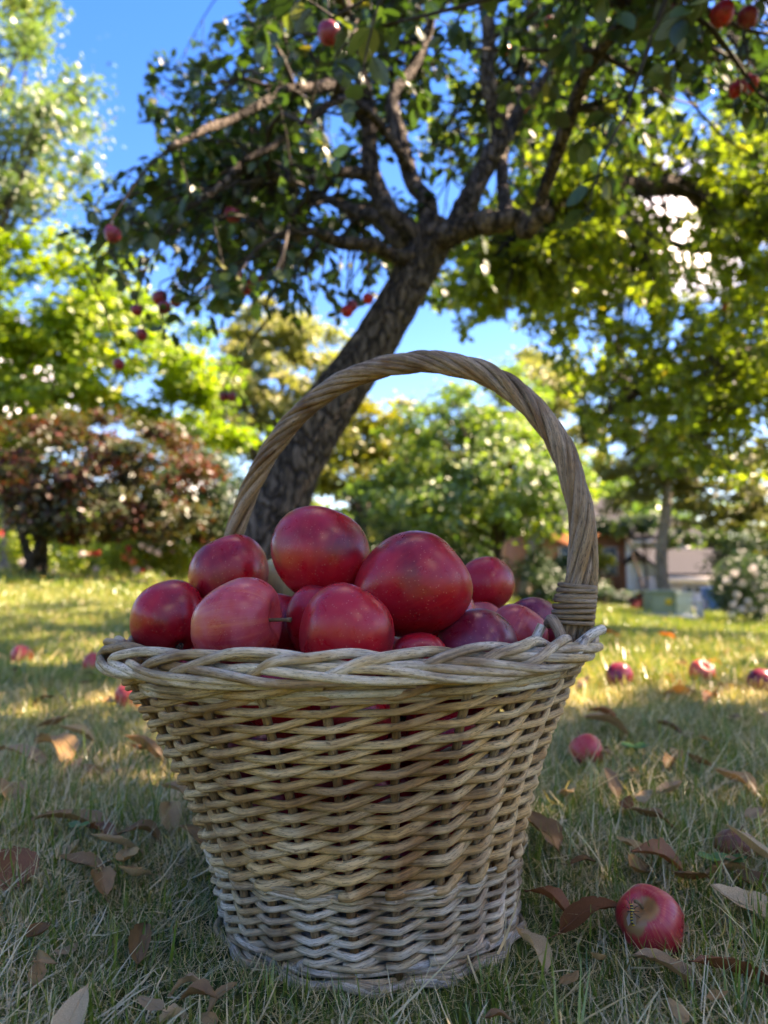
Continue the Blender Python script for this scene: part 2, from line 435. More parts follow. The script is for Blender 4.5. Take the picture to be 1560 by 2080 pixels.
# ================================================================ the lawn
def lawn_mat():
    m, nt, out = new_mat('lawn_soil')
    tc = nd(nt, 'ShaderNodeTexCoord'); v = tc.outputs['Object']
    a = noise(nt, v, 1.3, 5, 0.6); b = noise(nt, v, 38.0, 6, 0.7); d = noise(nt, v, 9.0, 4, 0.6)
    c = ramp(nt, b, [(0.36, (0.018, 0.015, 0.009)), (0.54, (0.060, 0.058, 0.020)), (0.72, (0.17, 0.145, 0.065))])
    c = mix(nt, ramp(nt, a, [(0.36, 0.0), (0.60, 0.8)]), c, (0.095, 0.140, 0.026))
    c = mix(nt, ramp(nt, d, [(0.55, 0.0), (0.72, 0.5)]), c, (0.16, 0.125, 0.060))
    bsdf(nt, out, c, 0.95, 0.1, b, 0.02, 0.8)
    return m

def grid_sheet(xs, ys, zf):
    X, Y = np.meshgrid(xs, ys)
    V = np.stack([X, Y, zf(X, Y)], -1).reshape(-1, 3)
    nx = len(xs)
    i = (np.arange(len(ys) - 1)[:, None] * nx + np.arange(nx - 1)[None]).ravel()
    return V, np.stack([i, i + 1, i + nx + 1, i + nx], -1)

xs = np.unique(np.concatenate([np.linspace(-220, -30, 12), np.linspace(-30, -3, 40), np.linspace(-3, 3, 90), np.linspace(3, 30, 40), np.linspace(30, 220, 12)]))
ys = np.unique(np.concatenate([np.linspace(-60, -3, 16), np.linspace(-3, 4, 110), np.linspace(4, 40, 60), np.linspace(40, 320, 16)]))
V, Q = grid_sheet(xs, ys, ground_z)
lawn = link('lawn', mesh_raw('lawn', V, [Q]), lawn_mat(), kind='structure')

def grass_mat(name, stops, trans=0.3):
    return leaf_mat(name, stops, trans, 0.05, trough=0.35, tboost=(1.2, 1.25, 0.6))
M['grass'] = grass_mat('grass_blade', [(0.0, (0.075, 0.135, 0.016)), (0.32, (0.145, 0.220, 0.028)), (0.50, (0.24, 0.265, 0.040)), (0.60, (0.32, 0.235, 0.080)), (0.78, (0.48, 0.37, 0.17)), (1.0, (0.60, 0.49, 0.27))])

def blades(n, spread, h, w, lean, straw, rng, rows=4, curl=1.0):
    """one tuft: n ribbons; straw = share of dry strands"""
    t = np.linspace(0, 1, rows)
    bx = rng.normal(0, spread, (n, 2))
    az = rng.uniform(0, 2 * np.pi, n)
    is_s = rng.random(n) < straw
    L = h * rng.uniform(0.5, 1.25, n) * np.where(is_s, rng.uniform(0.7, 1.5, n), 1)
    ln = np.where(is_s, rng.uniform(0.8, 1.5, n), np.abs(rng.normal(0, lean, n)))
    ww = w * rng.uniform(0.6, 1.3, n) * np.where(is_s, 0.65, 1)
    bend = rng.uniform(0.0, 1.0, n) * curl
    th = ln[:, None] + bend[:, None] * t[None] * np.where(is_s, 0.9, 0.8)[:, None] * rng.choice([-1, 1], n, p=[.35, .65])[:, None]
    ds = 1.0 / (rows - 1)
    hx = np.concatenate([np.zeros((n, 1)), np.cumsum(np.sin(th[:, :-1]) * ds, 1)], 1) * L[:, None]
    hz = np.concatenate([np.zeros((n, 1)), np.cumsum(np.cos(th[:, :-1]) * ds, 1)], 1) * L[:, None]
    hz = np.maximum(hz, 0.0008) + np.where(is_s, rng.uniform(0.002, 0.016, n) * (h / 0.04), -0.003)[:, None]
    twist = az[:, None] + rng.normal(0, 0.5, n)[:, None] * t[None]
    ca, sa = np.cos(az)[:, None], np.sin(az)[:, None]
    C = np.stack([bx[:, :1] + hx * ca, bx[:, 1:] + hx * sa, hz], -1)
    W = np.stack([-np.sin(twist), np.cos(twist), 0.25 * np.ones_like(twist)], -1) * (ww[:, None] * (1 - t[None] ** 1.6) * 0.5 + 0.00008)[..., None]
    V = np.stack([C - W, C + W], 2)                        # n, rows, 2, 3
    r = np.where(is_s, rng.uniform(0.6, 1.0, n), rng.uniform(0, 0.56, n))
    rnd = np.broadcast_to(r[:, None, None], (n, rows, 2)).ravel()
    i = (np.arange(n)[:, None] * rows * 2 + np.arange(rows - 1)[None] * 2).ravel()
    Q = np.stack([i, i + 1, i + 3, i + 2], -1)
    return V.reshape(-1, 3), Q, rnd

TUFTS = bpy.data.collections.new('grass_tufts')           # only a source for the grass below; never linked to the scene
tr = np.random.default_rng(5)
def add_tuft(*a, **k):
    V, Q, r = blades(*a, rng=tr, **k)
    o = bpy.data.objects.new('tuft_%02d' % len(TUFTS.objects), mesh_raw('tuft', V, [Q], rnd=r))
    o.data.materials.append(M['grass']); TUFTS.objects.link(o)
for i in range(5): add_tuft(16, 0.008, 0.030, 0.0023, 0.45, 0.16)              # 0-4 near, mostly green
for i in range(5): add_tuft(22, 0.011, 0.026, 0.0015, 0.6, 0.55)               # 5-9 near, thatch and straw
for i in range(4): add_tuft(7, 0.005, 0.064, 0.0022, 0.30, 0.22)               # 10-13 tall single blades
for i in range(4): add_tuft(38, 0.035, 0.040, 0.0038, 0.45, 0.20, rows=3)      # 14-17 middle distance
for i in range(4): add_tuft(60, 0.16, 0.055, 0.013, 0.45, 0.05, rows=3)        # 18-21 far

def scatter(n, y0, y1, half, power=1.0, xoff=0.0):
    y = y0 + (y1 - y0) * RNG.random(n) ** power
    x = (RNG.random(n) * 2 - 1) * (half[0] + half[1] * y) + xoff
    return x, y
pts, idx, scl = [], [], []
def add_pts(x, y, lo, hi, s0, s1):
    k = ~((np.hypot(x + 0.011, y - 0.635) < 0.122)) & ~((y > 8.15) & (y < 9.6) & (x / np.maximum(y, .1) < -.20))
    x, y = x[k], y[k]
    pts.append(np.stack([x, y, ground_z(x, y)], -1)); idx.append(RNG.integers(lo, hi + 1, len(x)))
    near_b = smooth(.10, .26, np.hypot(x + .02, y - .60) - .05)        # trodden and shaded round the basket
    scl.append(RNG.uniform(s0, s1, len(x)) * (0.45 + 0.55 * np.where(RNG.random(len(x)) < .06, 1, near_b)))
def patchy(x, y, f=5.0):
    return 0.5 + 0.25 * np.sin(x * f + 1.3 * np.sin(y * f * .7)) + 0.25 * np.sin(y * f * 1.3 + 2 * np.sin(x * f * .6))
x, y = scatter(17000, 0.20, 2.0, (0.28, 0.66), 1.25)
g = patchy(x, y) > RNG.random(len(x)) * 0.95
add_pts(x[g], y[g], 0, 4, 0.55, 1.0); add_pts(x[~g], y[~g], 5, 9, 0.7, 1.2)
x, y = scatter(9000, 0.20, 2.0, (0.28, 0.66), 1.25); add_pts(x, y, 5, 9, 0.8, 1.5)
x, y = scatter(1500, 0.22, 2.0, (0.28, 0.66), 1.1); add_pts(x, y, 10, 13, 0.6, 1.15)
x, y = scatter(17000, 1.9, 7.0, (0.5, 0.72), 1.3); add_pts(x, y, 14, 17, 0.7, 1.3)
x, y = scatter(15000, 6.5, 34.0, (1.5, 0.75), 1.3); add_pts(x, y, 18, 21, 0.7, 1.3)
x = RNG.uniform(4, 26, 7000); y = RNG.uniform(2, 30, 7000); k = np.abs(x) > 1.5 + .75 * y; add_pts(x[k], y[k], 18, 21, .7, 1.3); add_pts(-x[k], y[k], 18, 21, .7, 1.3)
x, y = scatter(7000, -2.5, 2.2, (3.2, 0.0)); k = np.abs(x) > 0.28 + 0.6 * np.maximum(y, 0); add_pts(x[k], y[k], 14, 17, 0.8, 1.3)
P = np.vstack(pts); IDX = np.concatenate(idx); S = np.concatenate(scl)
gm = bpy.data.meshes.new('grass_points'); gm.vertices.add(len(P)); gm.vertices.foreach_set('co', P.astype(np.float32).ravel())
a = gm.attributes.new('pick', 'INT', 'POINT'); a.data.foreach_set('value', IDX.astype(np.int32))
a = gm.attributes.new('size', 'FLOAT', 'POINT'); a.data.foreach_set('value', S.astype(np.float32))
rot = np.stack([RNG.normal(0, .12, len(P)), RNG.normal(0, .12, len(P)), RNG.uniform(0, 6.28, len(P))], -1)
a = gm.attributes.new('turn', 'FLOAT_VECTOR', 'POINT'); a.data.foreach_set('vector', rot.astype(np.float32).ravel())
grass = link('grass', gm, None, kind='stuff')
tag(grass, 'short autumn lawn grass mixed with pale dry straw', 'grass')
ng = bpy.data.node_groups.new('grass_scatter', 'GeometryNodeTree')
ng.interface.new_socket('Geometry', in_out='INPUT', socket_type='NodeSocketGeometry')
ng.interface.new_socket('Geometry', in_out='OUTPUT', socket_type='NodeSocketGeometry')
gi, go = ng.nodes.new('NodeGroupInput'), ng.nodes.new('NodeGroupOutput')
iop = ng.nodes.new('GeometryNodeInstanceOnPoints'); iop.inputs['Pick Instance'].default_value = True
ci = ng.nodes.new('GeometryNodeCollectionInfo'); ci.inputs['Collection'].default_value = TUFTS
ci.inputs['Separate Children'].default_value = True; ci.inputs['Reset Children'].default_value = True
def named(nm, typ):
    n = ng.nodes.new('GeometryNodeInputNamedAttribute'); n.data_type = typ; n.inputs['Name'].default_value = nm
    return n.outputs['Attribute']
ng.links.new(gi.outputs[0], iop.inputs['Points']); ng.links.new(ci.outputs[0], iop.inputs['Instance'])
ng.links.new(named('pick', 'INT'), iop.inputs['Instance Index'])
e2r = ng.nodes.new('FunctionNodeEulerToRotation')
ng.links.new(named('turn', 'FLOAT_VECTOR'), e2r.inputs[0]); ng.links.new(e2r.outputs[0], iop.inputs['Rotation'])
ng.links.new(named('size', 'FLOAT'), iop.inputs['Scale'])
ng.links.new(iop.outputs[0], go.inputs[0])
gmod = grass.modifiers.new('scatter', 'NODES'); gmod.node_group = ng

# ================================================================ leaves and trees
def leaf_cards(P, D, N, L, Wd, rnd, fold=0.25):
    """small folded leaves, 4 vertices and 2 triangles each. P base, D direction, N normal"""
    S_ = np.cross(D, N); S_ /= np.linalg.norm(S_, axis=1)[:, None] + 1e-9
    N2 = np.cross(S_, D)
    mid = P + D * (L * 0.45)[:, None] + N2 * (L * fold * 0.4)[:, None]
    V = np.stack([P, mid + S_ * (Wd / 2)[:, None], P + D * L[:, None], mid - S_ * (Wd / 2)[:, None]], 1)
    i = np.arange(len(P)) * 4
    T = np.concatenate([np.stack([i, i + 1, i + 2], -1), np.stack([i, i + 2, i + 3], -1)])
    return V.reshape(-1, 3), T, np.repeat(rnd, 4)

LEAF_T = np.array([0.0, 0.10, 0.30, 0.55, 0.80, 1.0]); LEAF_W = np.array([0.0, 0.26, 0.46, 0.48, 0.30, 0.0])
def leaf_ovate(P, D, N, L, Wd, rnd, rng):
    """ovate leaves with a keel and a drooping tip: 14 vertices each"""
    S_ = np.cross(D, N); S_ /= np.linalg.norm(S_, axis=1)[:, None] + 1e-9
    N2 = np.cross(S_, D); n = len(P)
    curl = rng.uniform(-0.05, 0.35, n); keel = rng.uniform(0.05, 0.3, n); wav = rng.normal(0, .06, (n, 6, 2))
    Vs = []
    for k, (t, w) in enumerate(zip(LEAF_T, LEAF_W)):
        c = P + D * (L * t)[:, None] - N2 * (L * curl * t * t)[:, None]
        if k in (0, 5): Vs.append(c[:, None]); continue
        l = c + S_ * (Wd * w)[:, None] + N2 * (Wd * w * (keel + wav[:, k, 0]))[:, None]
        r_ = c - S_ * (Wd * w)[:, None] + N2 * (Wd * w * (keel + wav[:, k, 1]))[:, None]
        Vs.append(np.stack([l, c, r_], 1))
    V = np.concatenate(Vs, 1); nv = V.shape[1]                # 1+12+1
    i = np.arange(n)[:, None] * nv
    q, t = [], []
    t += [[0, 1, 2], [0, 2, 3]]
    for k in range(3):
        a, b = 1 + 3 * k, 4 + 3 * k
        q += [[a, b, b + 1, a + 1], [a + 1, b + 1, b + 2, a + 2]]
    t += [[10, 13, 11], [11, 13, 12]]
    Q = (i[:, None, :] + np.array(q)[None]).reshape(-1, 4); T = (i[:, None, :] + np.array(t)[None]).reshape(-1, 3)
    return V.reshape(-1, 3), Q, T, np.repeat(rnd, nv)

def unit(a): return a / (np.linalg.norm(a, axis=-1, keepdims=True) + 1e-9)

def twist_path(a, b, rng, n=9, sag=0.0, wob=0.05):
    t = np.linspace(0, 1, 5)[:, None]
    L = np.linalg.norm(b - a)
    P = a + (b - a) * t + rng.normal(0, wob * L, (5, 3)) * (np.sin(t * np.pi)) + np.array([0, 0, 1]) * (sag * L * np.sin(t * np.pi))
    return catmull(P, n)

def bg_tree(name, label, cat, base, trunk_h, trunk_r, lobes, n_leaf, leaf, mat, bark, seed, lean=(0, 0), flat=0.5, clump_r=0.32, stems=1, group=None, droop=0.2, trunk_top=None):
    """lobes: list of (centre xyz, radii xyz). Leaves sit in clumps spread over and inside the lobes."""
    rng = np.random.default_rng(seed)
    base = np.asarray(base, float)
    root = empty(name, base, label, cat, group)
    lobes = [(np.asarray(c, float), np.asarray(r_, float)) for c, r_ in lobes]
    vol = np.array([np.prod(r_) ** (2 / 3) for c, r_ in lobes]); vol /= vol.sum()
    C = []
    for (c, r_), w in zip(lobes, vol):
        k = max(5, int(w * n_leaf / 130))
        d = unit(rng.normal(size=(k, 3)))
        rad = rng.uniform(0.35, 1.0, k) ** 0.6
        bump = 1 + 0.18 * np.sin(d[:, 0] * 5 + seed) * np.sin(d[:, 2] * 6 + 1) + rng.normal(0, .07, k)
        C.append(c + d * r_ * (rad * bump)[:, None])
    C = np.vstack(C)
    per = max(20, n_leaf // len(C))
    mean_r = np.mean([r_.mean() for c, r_ in lobes])
    cr = clump_r * mean_r * rng.uniform(0.55, 1.35, len(C))
    P = np.repeat(C, per, 0) + rng.normal(size=(len(C) * per, 3)) * np.repeat(cr, per)[:, None] * np.array([1, 1, flat]) * 0.62
    cen = np.average([c for c, r_ in lobes], axis=0)
    out = unit(P - cen)
    N = unit(np.array([0, 0, 1.0]) * 0.9 + out * 0.5 + rng.normal(0, .55, P.shape))
    D = unit(np.cross(N, rng.normal(size=P.shape)) + np.array([0, 0, -droop]))
    L = leaf * rng.uniform(0.6, 1.4, len(P))
    rnd = np.clip(np.repeat(rng.normal(0.5, .18, len(C)), per) + rng.normal(0, .16, len(P)), 0, 1)
    V, T, rn = leaf_cards(P, D, N, L, L * rng.uniform(.5, .8, len(P)), rnd)
    link('crown', mesh_raw('crown', V - base, [T], rnd=rn, smooth_shade=False), mat, root, kind='stuff')
    # trunk and limbs
    top = np.asarray(trunk_top, float) if trunk_top is not None else base + np.array([lean[0], lean[1], trunk_h])
    for s in range(stems):
        b0 = base + (rng.normal(0, trunk_r * 2.2, 3) * [1, 1, 0] if stems > 1 else 0) - np.array([0, 0, .08])
        tp = top + (rng.normal(0, trunk_h * .25, 3) * [1, 1, .3] if stems > 1 else 0)
        Pp = twist_path(b0, tp, rng, 12, wob=0.012)
        rr = trunk_r * np.linspace(1.0, 0.5, 12); rr[0] *= 1.35; rr[1] *= 1.1
        Vt, Qt, Tt, Ut = tube_data(Pp - base, rr, 9, wob=0.04)
        link('trunk', mesh_raw('trunk', Vt, [Qt, Tt], uv=Ut), bark, root)
    sel = rng.choice(len(C), min(len(C), 16), replace=False)
    for j in sel:
        start = base + (top - base) * rng.uniform(0.55, 1.0)
        Pp = twist_path(start, C[j], rng, 9, sag=0.08) - base
        Vt, Qt, Tt, Ut = tube_data(Pp, trunk_r * np.linspace(.42, .08, 9), 6)
        link('limb', mesh_raw('limb', Vt, [Qt, Tt], uv=Ut), bark, root)
    return root

def lobe(px, py, D, rx, ry, rd):
    k = D / F_PX
    return at(px, py, D), (rx * k, rd, ry * k)

def gpt(px, D):
    x = (px - 780) / F_PX * D
    return np.array([x, D, float(ground_z(x, D))])

# ---------------------------------------------------------------- the leaning apple tree behind the basket
class Branchy:
    """skeleton points with radii, used to hang branches on"""
    def __init__(self): self.P, self.R = [], []
    def add(self, P, r): self.P.append(np.asarray(P)); self.R.append(np.broadcast_to(r, len(P)))
    def nearest(self, q, rmin=0.0, up=None):
        P = np.vstack(self.P); Rr = np.concatenate(self.R)
        d = np.linalg.norm(P - q, axis=1) + np.where(Rr < rmin, 9, 0)
        i = d.argmin(); return P[i], Rr[i]

def limb_path(root, sk, ctrl, r0, r1, mat, n=40, name='limb', seg=12):
    P = catmull(np.array([at(*c) if len(c) == 3 else np.array(c[:3]) for c in ctrl]), n)
    P = P + np.vstack([np.zeros((1, 3)), catmull(RNG.normal(0, .35 * r0, (9, 3)), n - 1)])      # crooked growth
    rr = np.linspace(r0, r1, n) * (1 + .10 * np.interp(np.arange(n), np.arange(0, n + 4, 4), RNG.normal(0, 1, len(np.arange(0, n + 4, 4)))))
    Vt, Qt, Tt, Ut = tube_data(P - np.array(root.location), rr, seg, wob=0.06)
    link(name, mesh_raw(name, Vt, [Qt, Tt], uv=Ut), mat, root)
    sk.add(P, rr)
    return P

def grow_foliage(root, sk, targets, rng, mat_twig, twig_len, leaf_len, per_twig, leaves, twig_parts, keep, r_branch=0.011, step=0.085, rmin=0.012, hang=0.25):
    """a branch from the skeleton to every target, twigs along it, leaves on the twigs"""
    base = np.array(root.location); shoots = []
    for q in targets:
        s, rs = sk.nearest(q, rmin)
        L = np.linalg.norm(q - s)
        if L < 0.15: continue
        n = max(7, int(L / 0.09))
        P = twist_path(s, q, rng, n, sag=rng.uniform(0.03, 0.14), wob=0.05)
        rb = min(rs * 0.7, r_branch * (0.6 + 0.5 * L))
        rr = np.linspace(rb, 0.0022, n)
        bx, by, bd = pix(P)
        vis = ((bd > .3) & (bx > 0) & (bx < 1560) & (by > 0) & (by < 1100)).sum() / max(bd.mean(), .3)
        shoots.append((float(vis) * rb, tube_data(P - base, rr, 6)))
        sk.add(P, rr)
        seglen = L / (n - 1)
        T = unit(np.gradient(P, axis=0))
        m = max(3, int(L * 0.85 / step))
        for t in np.linspace(0.22, 1.0, m):
            i = min(n - 1, int(t * (n - 1))); p = P[i]
            d = unit(T[i] * rng.uniform(0.3, 1.0) + rng.normal(0, .7, 3) + np.array([0, 0, rng.uniform(-hang * 2, hang)]))
            tl = twig_len * rng.uniform(0.5, 1.3)
            tw = catmull(np.array([p, p + d * tl * .5 + rng.normal(0, .012, 3), p + d * tl + np.array([0, 0, -hang * tl * .5])]), 5)
            if not keep(tw[-1]): continue
            twig_parts.append(tube_data(tw - base, np.linspace(0.0026, 0.0011, 5), 4))
            k = max(2, int(per_twig * rng.uniform(.6, 1.3)))
            tt = np.sqrt(rng.uniform(0.05, 1, k))
            pos = tw[0] + (tw[-1] - tw[0]) * tt[:, None] + rng.normal(0, .006, (k, 3))
            dirs = unit(d * .5 + rng.normal(0, .65, (k, 3)) + np.array([0, 0, -hang * 1.6]))
            nor = unit(np.array([0, 0, 1.0]) + rng.normal(0, .5, (k, 3)))
            nor = unit(nor - dirs * np.sum(nor * dirs, 1)[:, None])
            Ls = leaf_len * rng.uniform(0.55, 1.25, k)
            pos = pos + dirs * (Ls * 0.22)[:, None]
            ok = np.array([keep(pp) for pp in pos + dirs * Ls[:, None] * .5])
            leaves.append((pos[ok], dirs[ok], nor[ok], Ls[ok]))
    shoots.sort(key=lambda a: -a[0])
    for _, (Vt, Qt, Tt, Ut) in shoots[:240]:
        link('branch', mesh_raw('branch', Vt, [Qt, Tt], uv=Ut), mat_twig, root)
    Vt, Qt, Tt, Ut = merge([a[1] for a in shoots[240:]])
    link('small_branches', mesh_raw('small_branches', Vt, [Qt, Tt], uv=Ut), mat_twig, root, kind='stuff')

apple_base = at(493, 1372, 2.25); apple_base[2] = float(ground_z(apple_base[0], apple_base[1]))
apple_tree = empty('apple_tree', apple_base, 'old apple tree with a leaning trunk and spreading limbs right behind the basket', 'tree')
sk = Branchy()
trunk_ctrl = [apple_base - [0.03, 0, 0.1], apple_base + [0.0, 0, 0.06], at(540, 1130, 2.25), at(585, 970, 2.27), at(665, 830, 2.29), at(745, 720, 2.31), at(818, 600, 2.33), at(868, 510, 2.34), at(893, 455, 2.34)]
P = catmull(np.array(trunk_ctrl), 110)
pr = np.interp(np.linspace(0, 1, 110), [0, .08, .2, .35, .5, .65, .8, .92, 1], [.145, .122, .100, .090, .082, .073, .067, .067, .060])
Vt, Qt, Tt, Ut = tube_data(P - apple_base, pr, 44)
def bark_relief(Vt, P, n, seg, amp):
    """broken ridges, hollows and a few knots on an old trunk"""
    W = Vt[:n * seg].reshape(n, seg, 3); C_ = P[:, None]
    ph = np.arange(seg)[None] * 2 * np.pi / seg; li = np.arange(n)[:, None]
    rid = np.sin(ph * 9 + 1.7 * np.sin(li * .21) + .8 * np.sin(ph * 3 + li * .35)) * np.sin(li * .55 + 2 * np.sin(ph * 4)) 
    k = 1 + amp * rid + amp * .8 * np.sin(ph * 2 + li * .06) + amp * .45 * RNG.normal(size=(n, seg))
    for _ in range(9):
        a, l = RNG.uniform(0, 6.28), RNG.uniform(8, n - 6)
        d = np.minimum(np.abs(ph - a), 6.283 - np.abs(ph - a)) ** 2 / .10 + (li - l) ** 2 / 9.0
        k = k + RNG.uniform(.08, .2) * np.exp(-d) - .12 * np.exp(-d * 7)
    Vt = Vt.copy(); Vt[:n * seg] = (C_ + (W - C_) * k[..., None]).reshape(-1, 3); return Vt
Vt = bark_relief(Vt, P - apple_base, 110, 44, .035)
link('trunk', mesh_raw('trunk', Vt, [Qt, Tt], uv=Ut), M['bark'], apple_tree)
sk.add(P, pr)
LB = lambda ctrl, r0, r1, **k: limb_path(apple_tree, sk, ctrl, r0, r1, M['bark'], **k)
LB([(862, 500, 2.33), (800, 450, 2.34), (765, 385, 2.36), (752, 300, 2.37), (738, 180, 2.36), (715, 40, 2.33), (690, -160, 2.25), (660, -420, 2.1)], .038, .014)
LB([(880, 480, 2.36), (862, 410, 2.40), (832, 330, 2.45), (800, 240, 2.50), (838, 150, 2.56), (880, 20, 2.64), (900, -160, 2.75), (880, -330, 2.8)], .036, .012)
LB([(915, 470, 2.33), (960, 420, 2.34), (990, 340, 2.34), (1005, 240, 2.32), (998, 120, 2.28), (985, -20, 2.22), (960, -200, 2.1), (950, -420, 1.9)], .038, .013)
LB([(1000, 330, 2.36), (1050, 240, 2.45), (1110, 150, 2.5), (1175, 30, 2.5), (1230, -120, 2.45), (1280, -300, 2.4)], .027, .011)
LB([(900, 490, 2.30), (985, 455, 2.26), (1060, 440, 2.22), (1118, 438, 2.18)], .042, .021)
LB([(1040, 440, 2.26), (1022, 380, 2.4), (1018, 320, 2.55), (1030, 250, 2.7), (1060, 150, 2.9), (1090, 0, 3.1)], .027, .011)
LB([(1095, 440, 2.20), (1120, 360, 2.12), (1150, 260, 2.02), (1190, 155, 1.90), (1260, 40, 1.74), (1340, -120, 1.55), (1440, -330, 1.35)], .022, .012)
LB([(850, 525, 2.30), (770, 512, 2.24), (700, 490, 2.18), (630, 478, 2.1), (560, 500, 2.0)], .027, .009)
LB([(755, 350, 2.36), (690, 352, 2.28), (600, 372, 2.15), (500, 340, 2.0), (400, 400, 1.86)], .022, .008)
LB([(748, 250, 2.36), (690, 190, 2.25), (620, 178, 2.1), (540, 205, 1.95), (440, 240, 1.82), (350, 310, 1.72)], .022, .008)
LB([(838, 345, 2.44), (760, 250, 2.3), (690, 200, 2.12), (600, 260, 2.0), (500, 330, 1.9)], .018, .008)
LB([(845, 500, 2.38), (760, 440, 2.6), (660, 410, 2.8), (560, 430, 2.95)], .03, .01)
LB([(715, 40, 2.33), (640, -60, 2.1), (560, -160, 1.85), (460, -300, 1.6)], .024, .01)
# limbs that reach over the camera and to its right
def world_limb(pts, r0, r1):
    P = catmull(np.array(pts, float), 22); rr = np.linspace(r0, r1, 22)
    Vt, Qt, Tt, Ut = tube_data(P - apple_base, rr, 8, wob=0.03)
    link('limb', mesh_raw('limb', Vt, [Qt, Tt], uv=Ut), M['bark'], apple_tree); sk.add(P, rr)
e1 = at(950, -420, 1.9); world_limb([e1, e1 + [.15, -.3, .25], e1 + [.35, -.6, .35], e1 + [.6, -.9, .35]], .024, .010)
e2 = at(1440, -330, 1.35); world_limb([e2, e2 + [.35, -.1, .25], e2 + [.8, -.25, .4], e2 + [1.3, -.4, .4]], .018, .009)
e3 = at(1280, -300, 2.4); world_limb([e3, e3 + [.5, -.1, .35], e3 + [1.1, -.3, .5], e3 + [1.8, -.6, .45]], .016, .009)
e4 = at(660, -420, 2.1); world_limb([e4, e4 + [-.2, -.3, .3], e4 + [-.5, -.6, .4]], .022, .009)

rg = np.random.default_rng(21)
def in_poly(x, y, poly):
    ins = False; j = len(poly) - 1
    for i in range(len(poly)):
        xi, yi = poly[i]; xj, yj = poly[j]
        if (yi > y) != (yj > y) and x < (xj - xi) * (y - yi) / (yj - yi) + xi: ins = not ins
        j = i
    return ins
OPEN_SKY = [(-400, -600), (430, -600), (520, -20), (420, 60), (300, 110), (270, 260), (300, 300), (190, 380), (150, 430), (100, 520), (-400, 560)]
CANOPY_EDGE = [(-400, 560), (150, 520), (180, 560), (250, 660), (330, 700), (480, 690), (560, 660), (690, 655), (800, 640), (900, 640), (1000, 610), (1150, 540), (1300, 430), (1480, 360), (2400, 330)]
def edge_y(x): return np.interp(x, [p[0] for p in CANOPY_EDGE], [p[1] for p in CANOPY_EDGE])
def keep_apple(p):
    x, y, d = pix(p)
    if d < 0.15: return True
    if in_poly(float(x), float(y), OPEN_SKY): return False
    if -300 < x < 1900 and y > edge_y(x): return False
    # keep clear of the lens
    return np.linalg.norm(p - np.array([0, 0, CAM_H])) > 0.85
targets = []
while len(targets) < 190:                                     # crown seen in the picture, left of and around the limbs
    px, py = rg.uniform(150, 900), rg.uniform(-250, 650); D = rg.uniform(1.75, 3.3) if px < 620 else rg.uniform(2.45, 3.4)
    q = at(px, py, D)
    if keep_apple(q) and rg.random() < (1.0 if px < 640 else .4): targets.append(q)
while len(targets) < 320:                                    # top right of the picture and above it
    px, py = rg.uniform(850, 1750), rg.uniform(-420, 300); D = rg.uniform(1.25, 3.2) if px > 1150 or py < -60 else rg.uniform(2.4, 3.4)
    q = at(px, py, D)
    if keep_apple(q) and not (1230 < px < 1500 and py > 255): targets.append(q)
n_now = len(targets)
while len(targets) < n_now + 55:                             # behind and between the limbs at the top
    q = at(rg.uniform(560, 1180), rg.uniform(-150, 340), rg.uniform(2.45, 3.5))
    if keep_apple(q): targets.append(q)
while len(targets) < n_now + 68:                             # a few sprays hanging nearer
    q = at(rg.uniform(640, 1500), rg.uniform(-160, 170), rg.uniform(1.15, 1.7))
    if keep_apple(q): targets.append(q)
def sun_clear(q):
    """how far a point is from the line basket - sun"""
    v = q - np.array([-.02, .6, .25]); s = np.array(SUN_VEC); return np.linalg.norm(v - s * v.dot(s))
while len(targets) < 478:                                    # overhead and to the right of the camera: the shade on the basket
    q = np.array([rg.uniform(.5, 3.2), rg.uniform(-.2, 2.3), rg.uniform(1.4, 3.2)])
    if keep_apple(q) and sun_clear(q) < 1.0: targets.append(q)
while len(targets) < 548:  # extra unseen branches added on the sun line to keep the basket shaded
    q = np.array([rg.uniform(.6, 3.0), rg.uniform(.2, 1.9), rg.uniform(1.3, 3.0)])
    if keep_apple(q) and sun_clear(q) < .5: targets.append(q)
while len(targets) < 580:                                    # behind the trunk
    q = np.array([rg.uniform(-1.6, 1.6), rg.uniform(2.6, 4.2), rg.uniform(1.7, 3.4)])
    if keep_apple(q): targets.append(q)
leaves, twigs = [], []
grow_foliage(apple_tree, sk, targets, rg, M['twig'], 0.18, 0.047, 11, leaves, twigs, keep_apple)
Vt, Qt, Tt, Ut = merge(twigs)
link('twigs', mesh_raw('twigs', Vt, [Qt, Tt], uv=Ut), M['twig'], apple_tree, kind='stuff')
LP, LD, LN, LL = (np.concatenate([l[i] for l in leaves]) for i in range(4))
px, py, pd = pix(LP + LD * LL[:, None] * .5)
seen = (pd > .3) & (px > 0) & (px < 1560) & (py > 0) & (py < 760)
score = np.where(seen, LL / pd, 0)
big = np.argsort(-score)[:290]
rest = np.setdiff1d(np.arange(len(LP)), big)
rn = np.clip(rg.beta(2.0, 2.4, len(LP)), 0, 1)
V, Q, T, r_ = leaf_ovate(LP[rest] - apple_base, LD[rest], LN[rest], LL[rest], LL[rest] * rg.uniform(.55, .72, len(rest)), rn[rest], rg)
link('foliage', mesh_raw('foliage', V, [Q, T], rnd=r_), M['leaf_apple'], apple_tree, kind='stuff')
proto = []
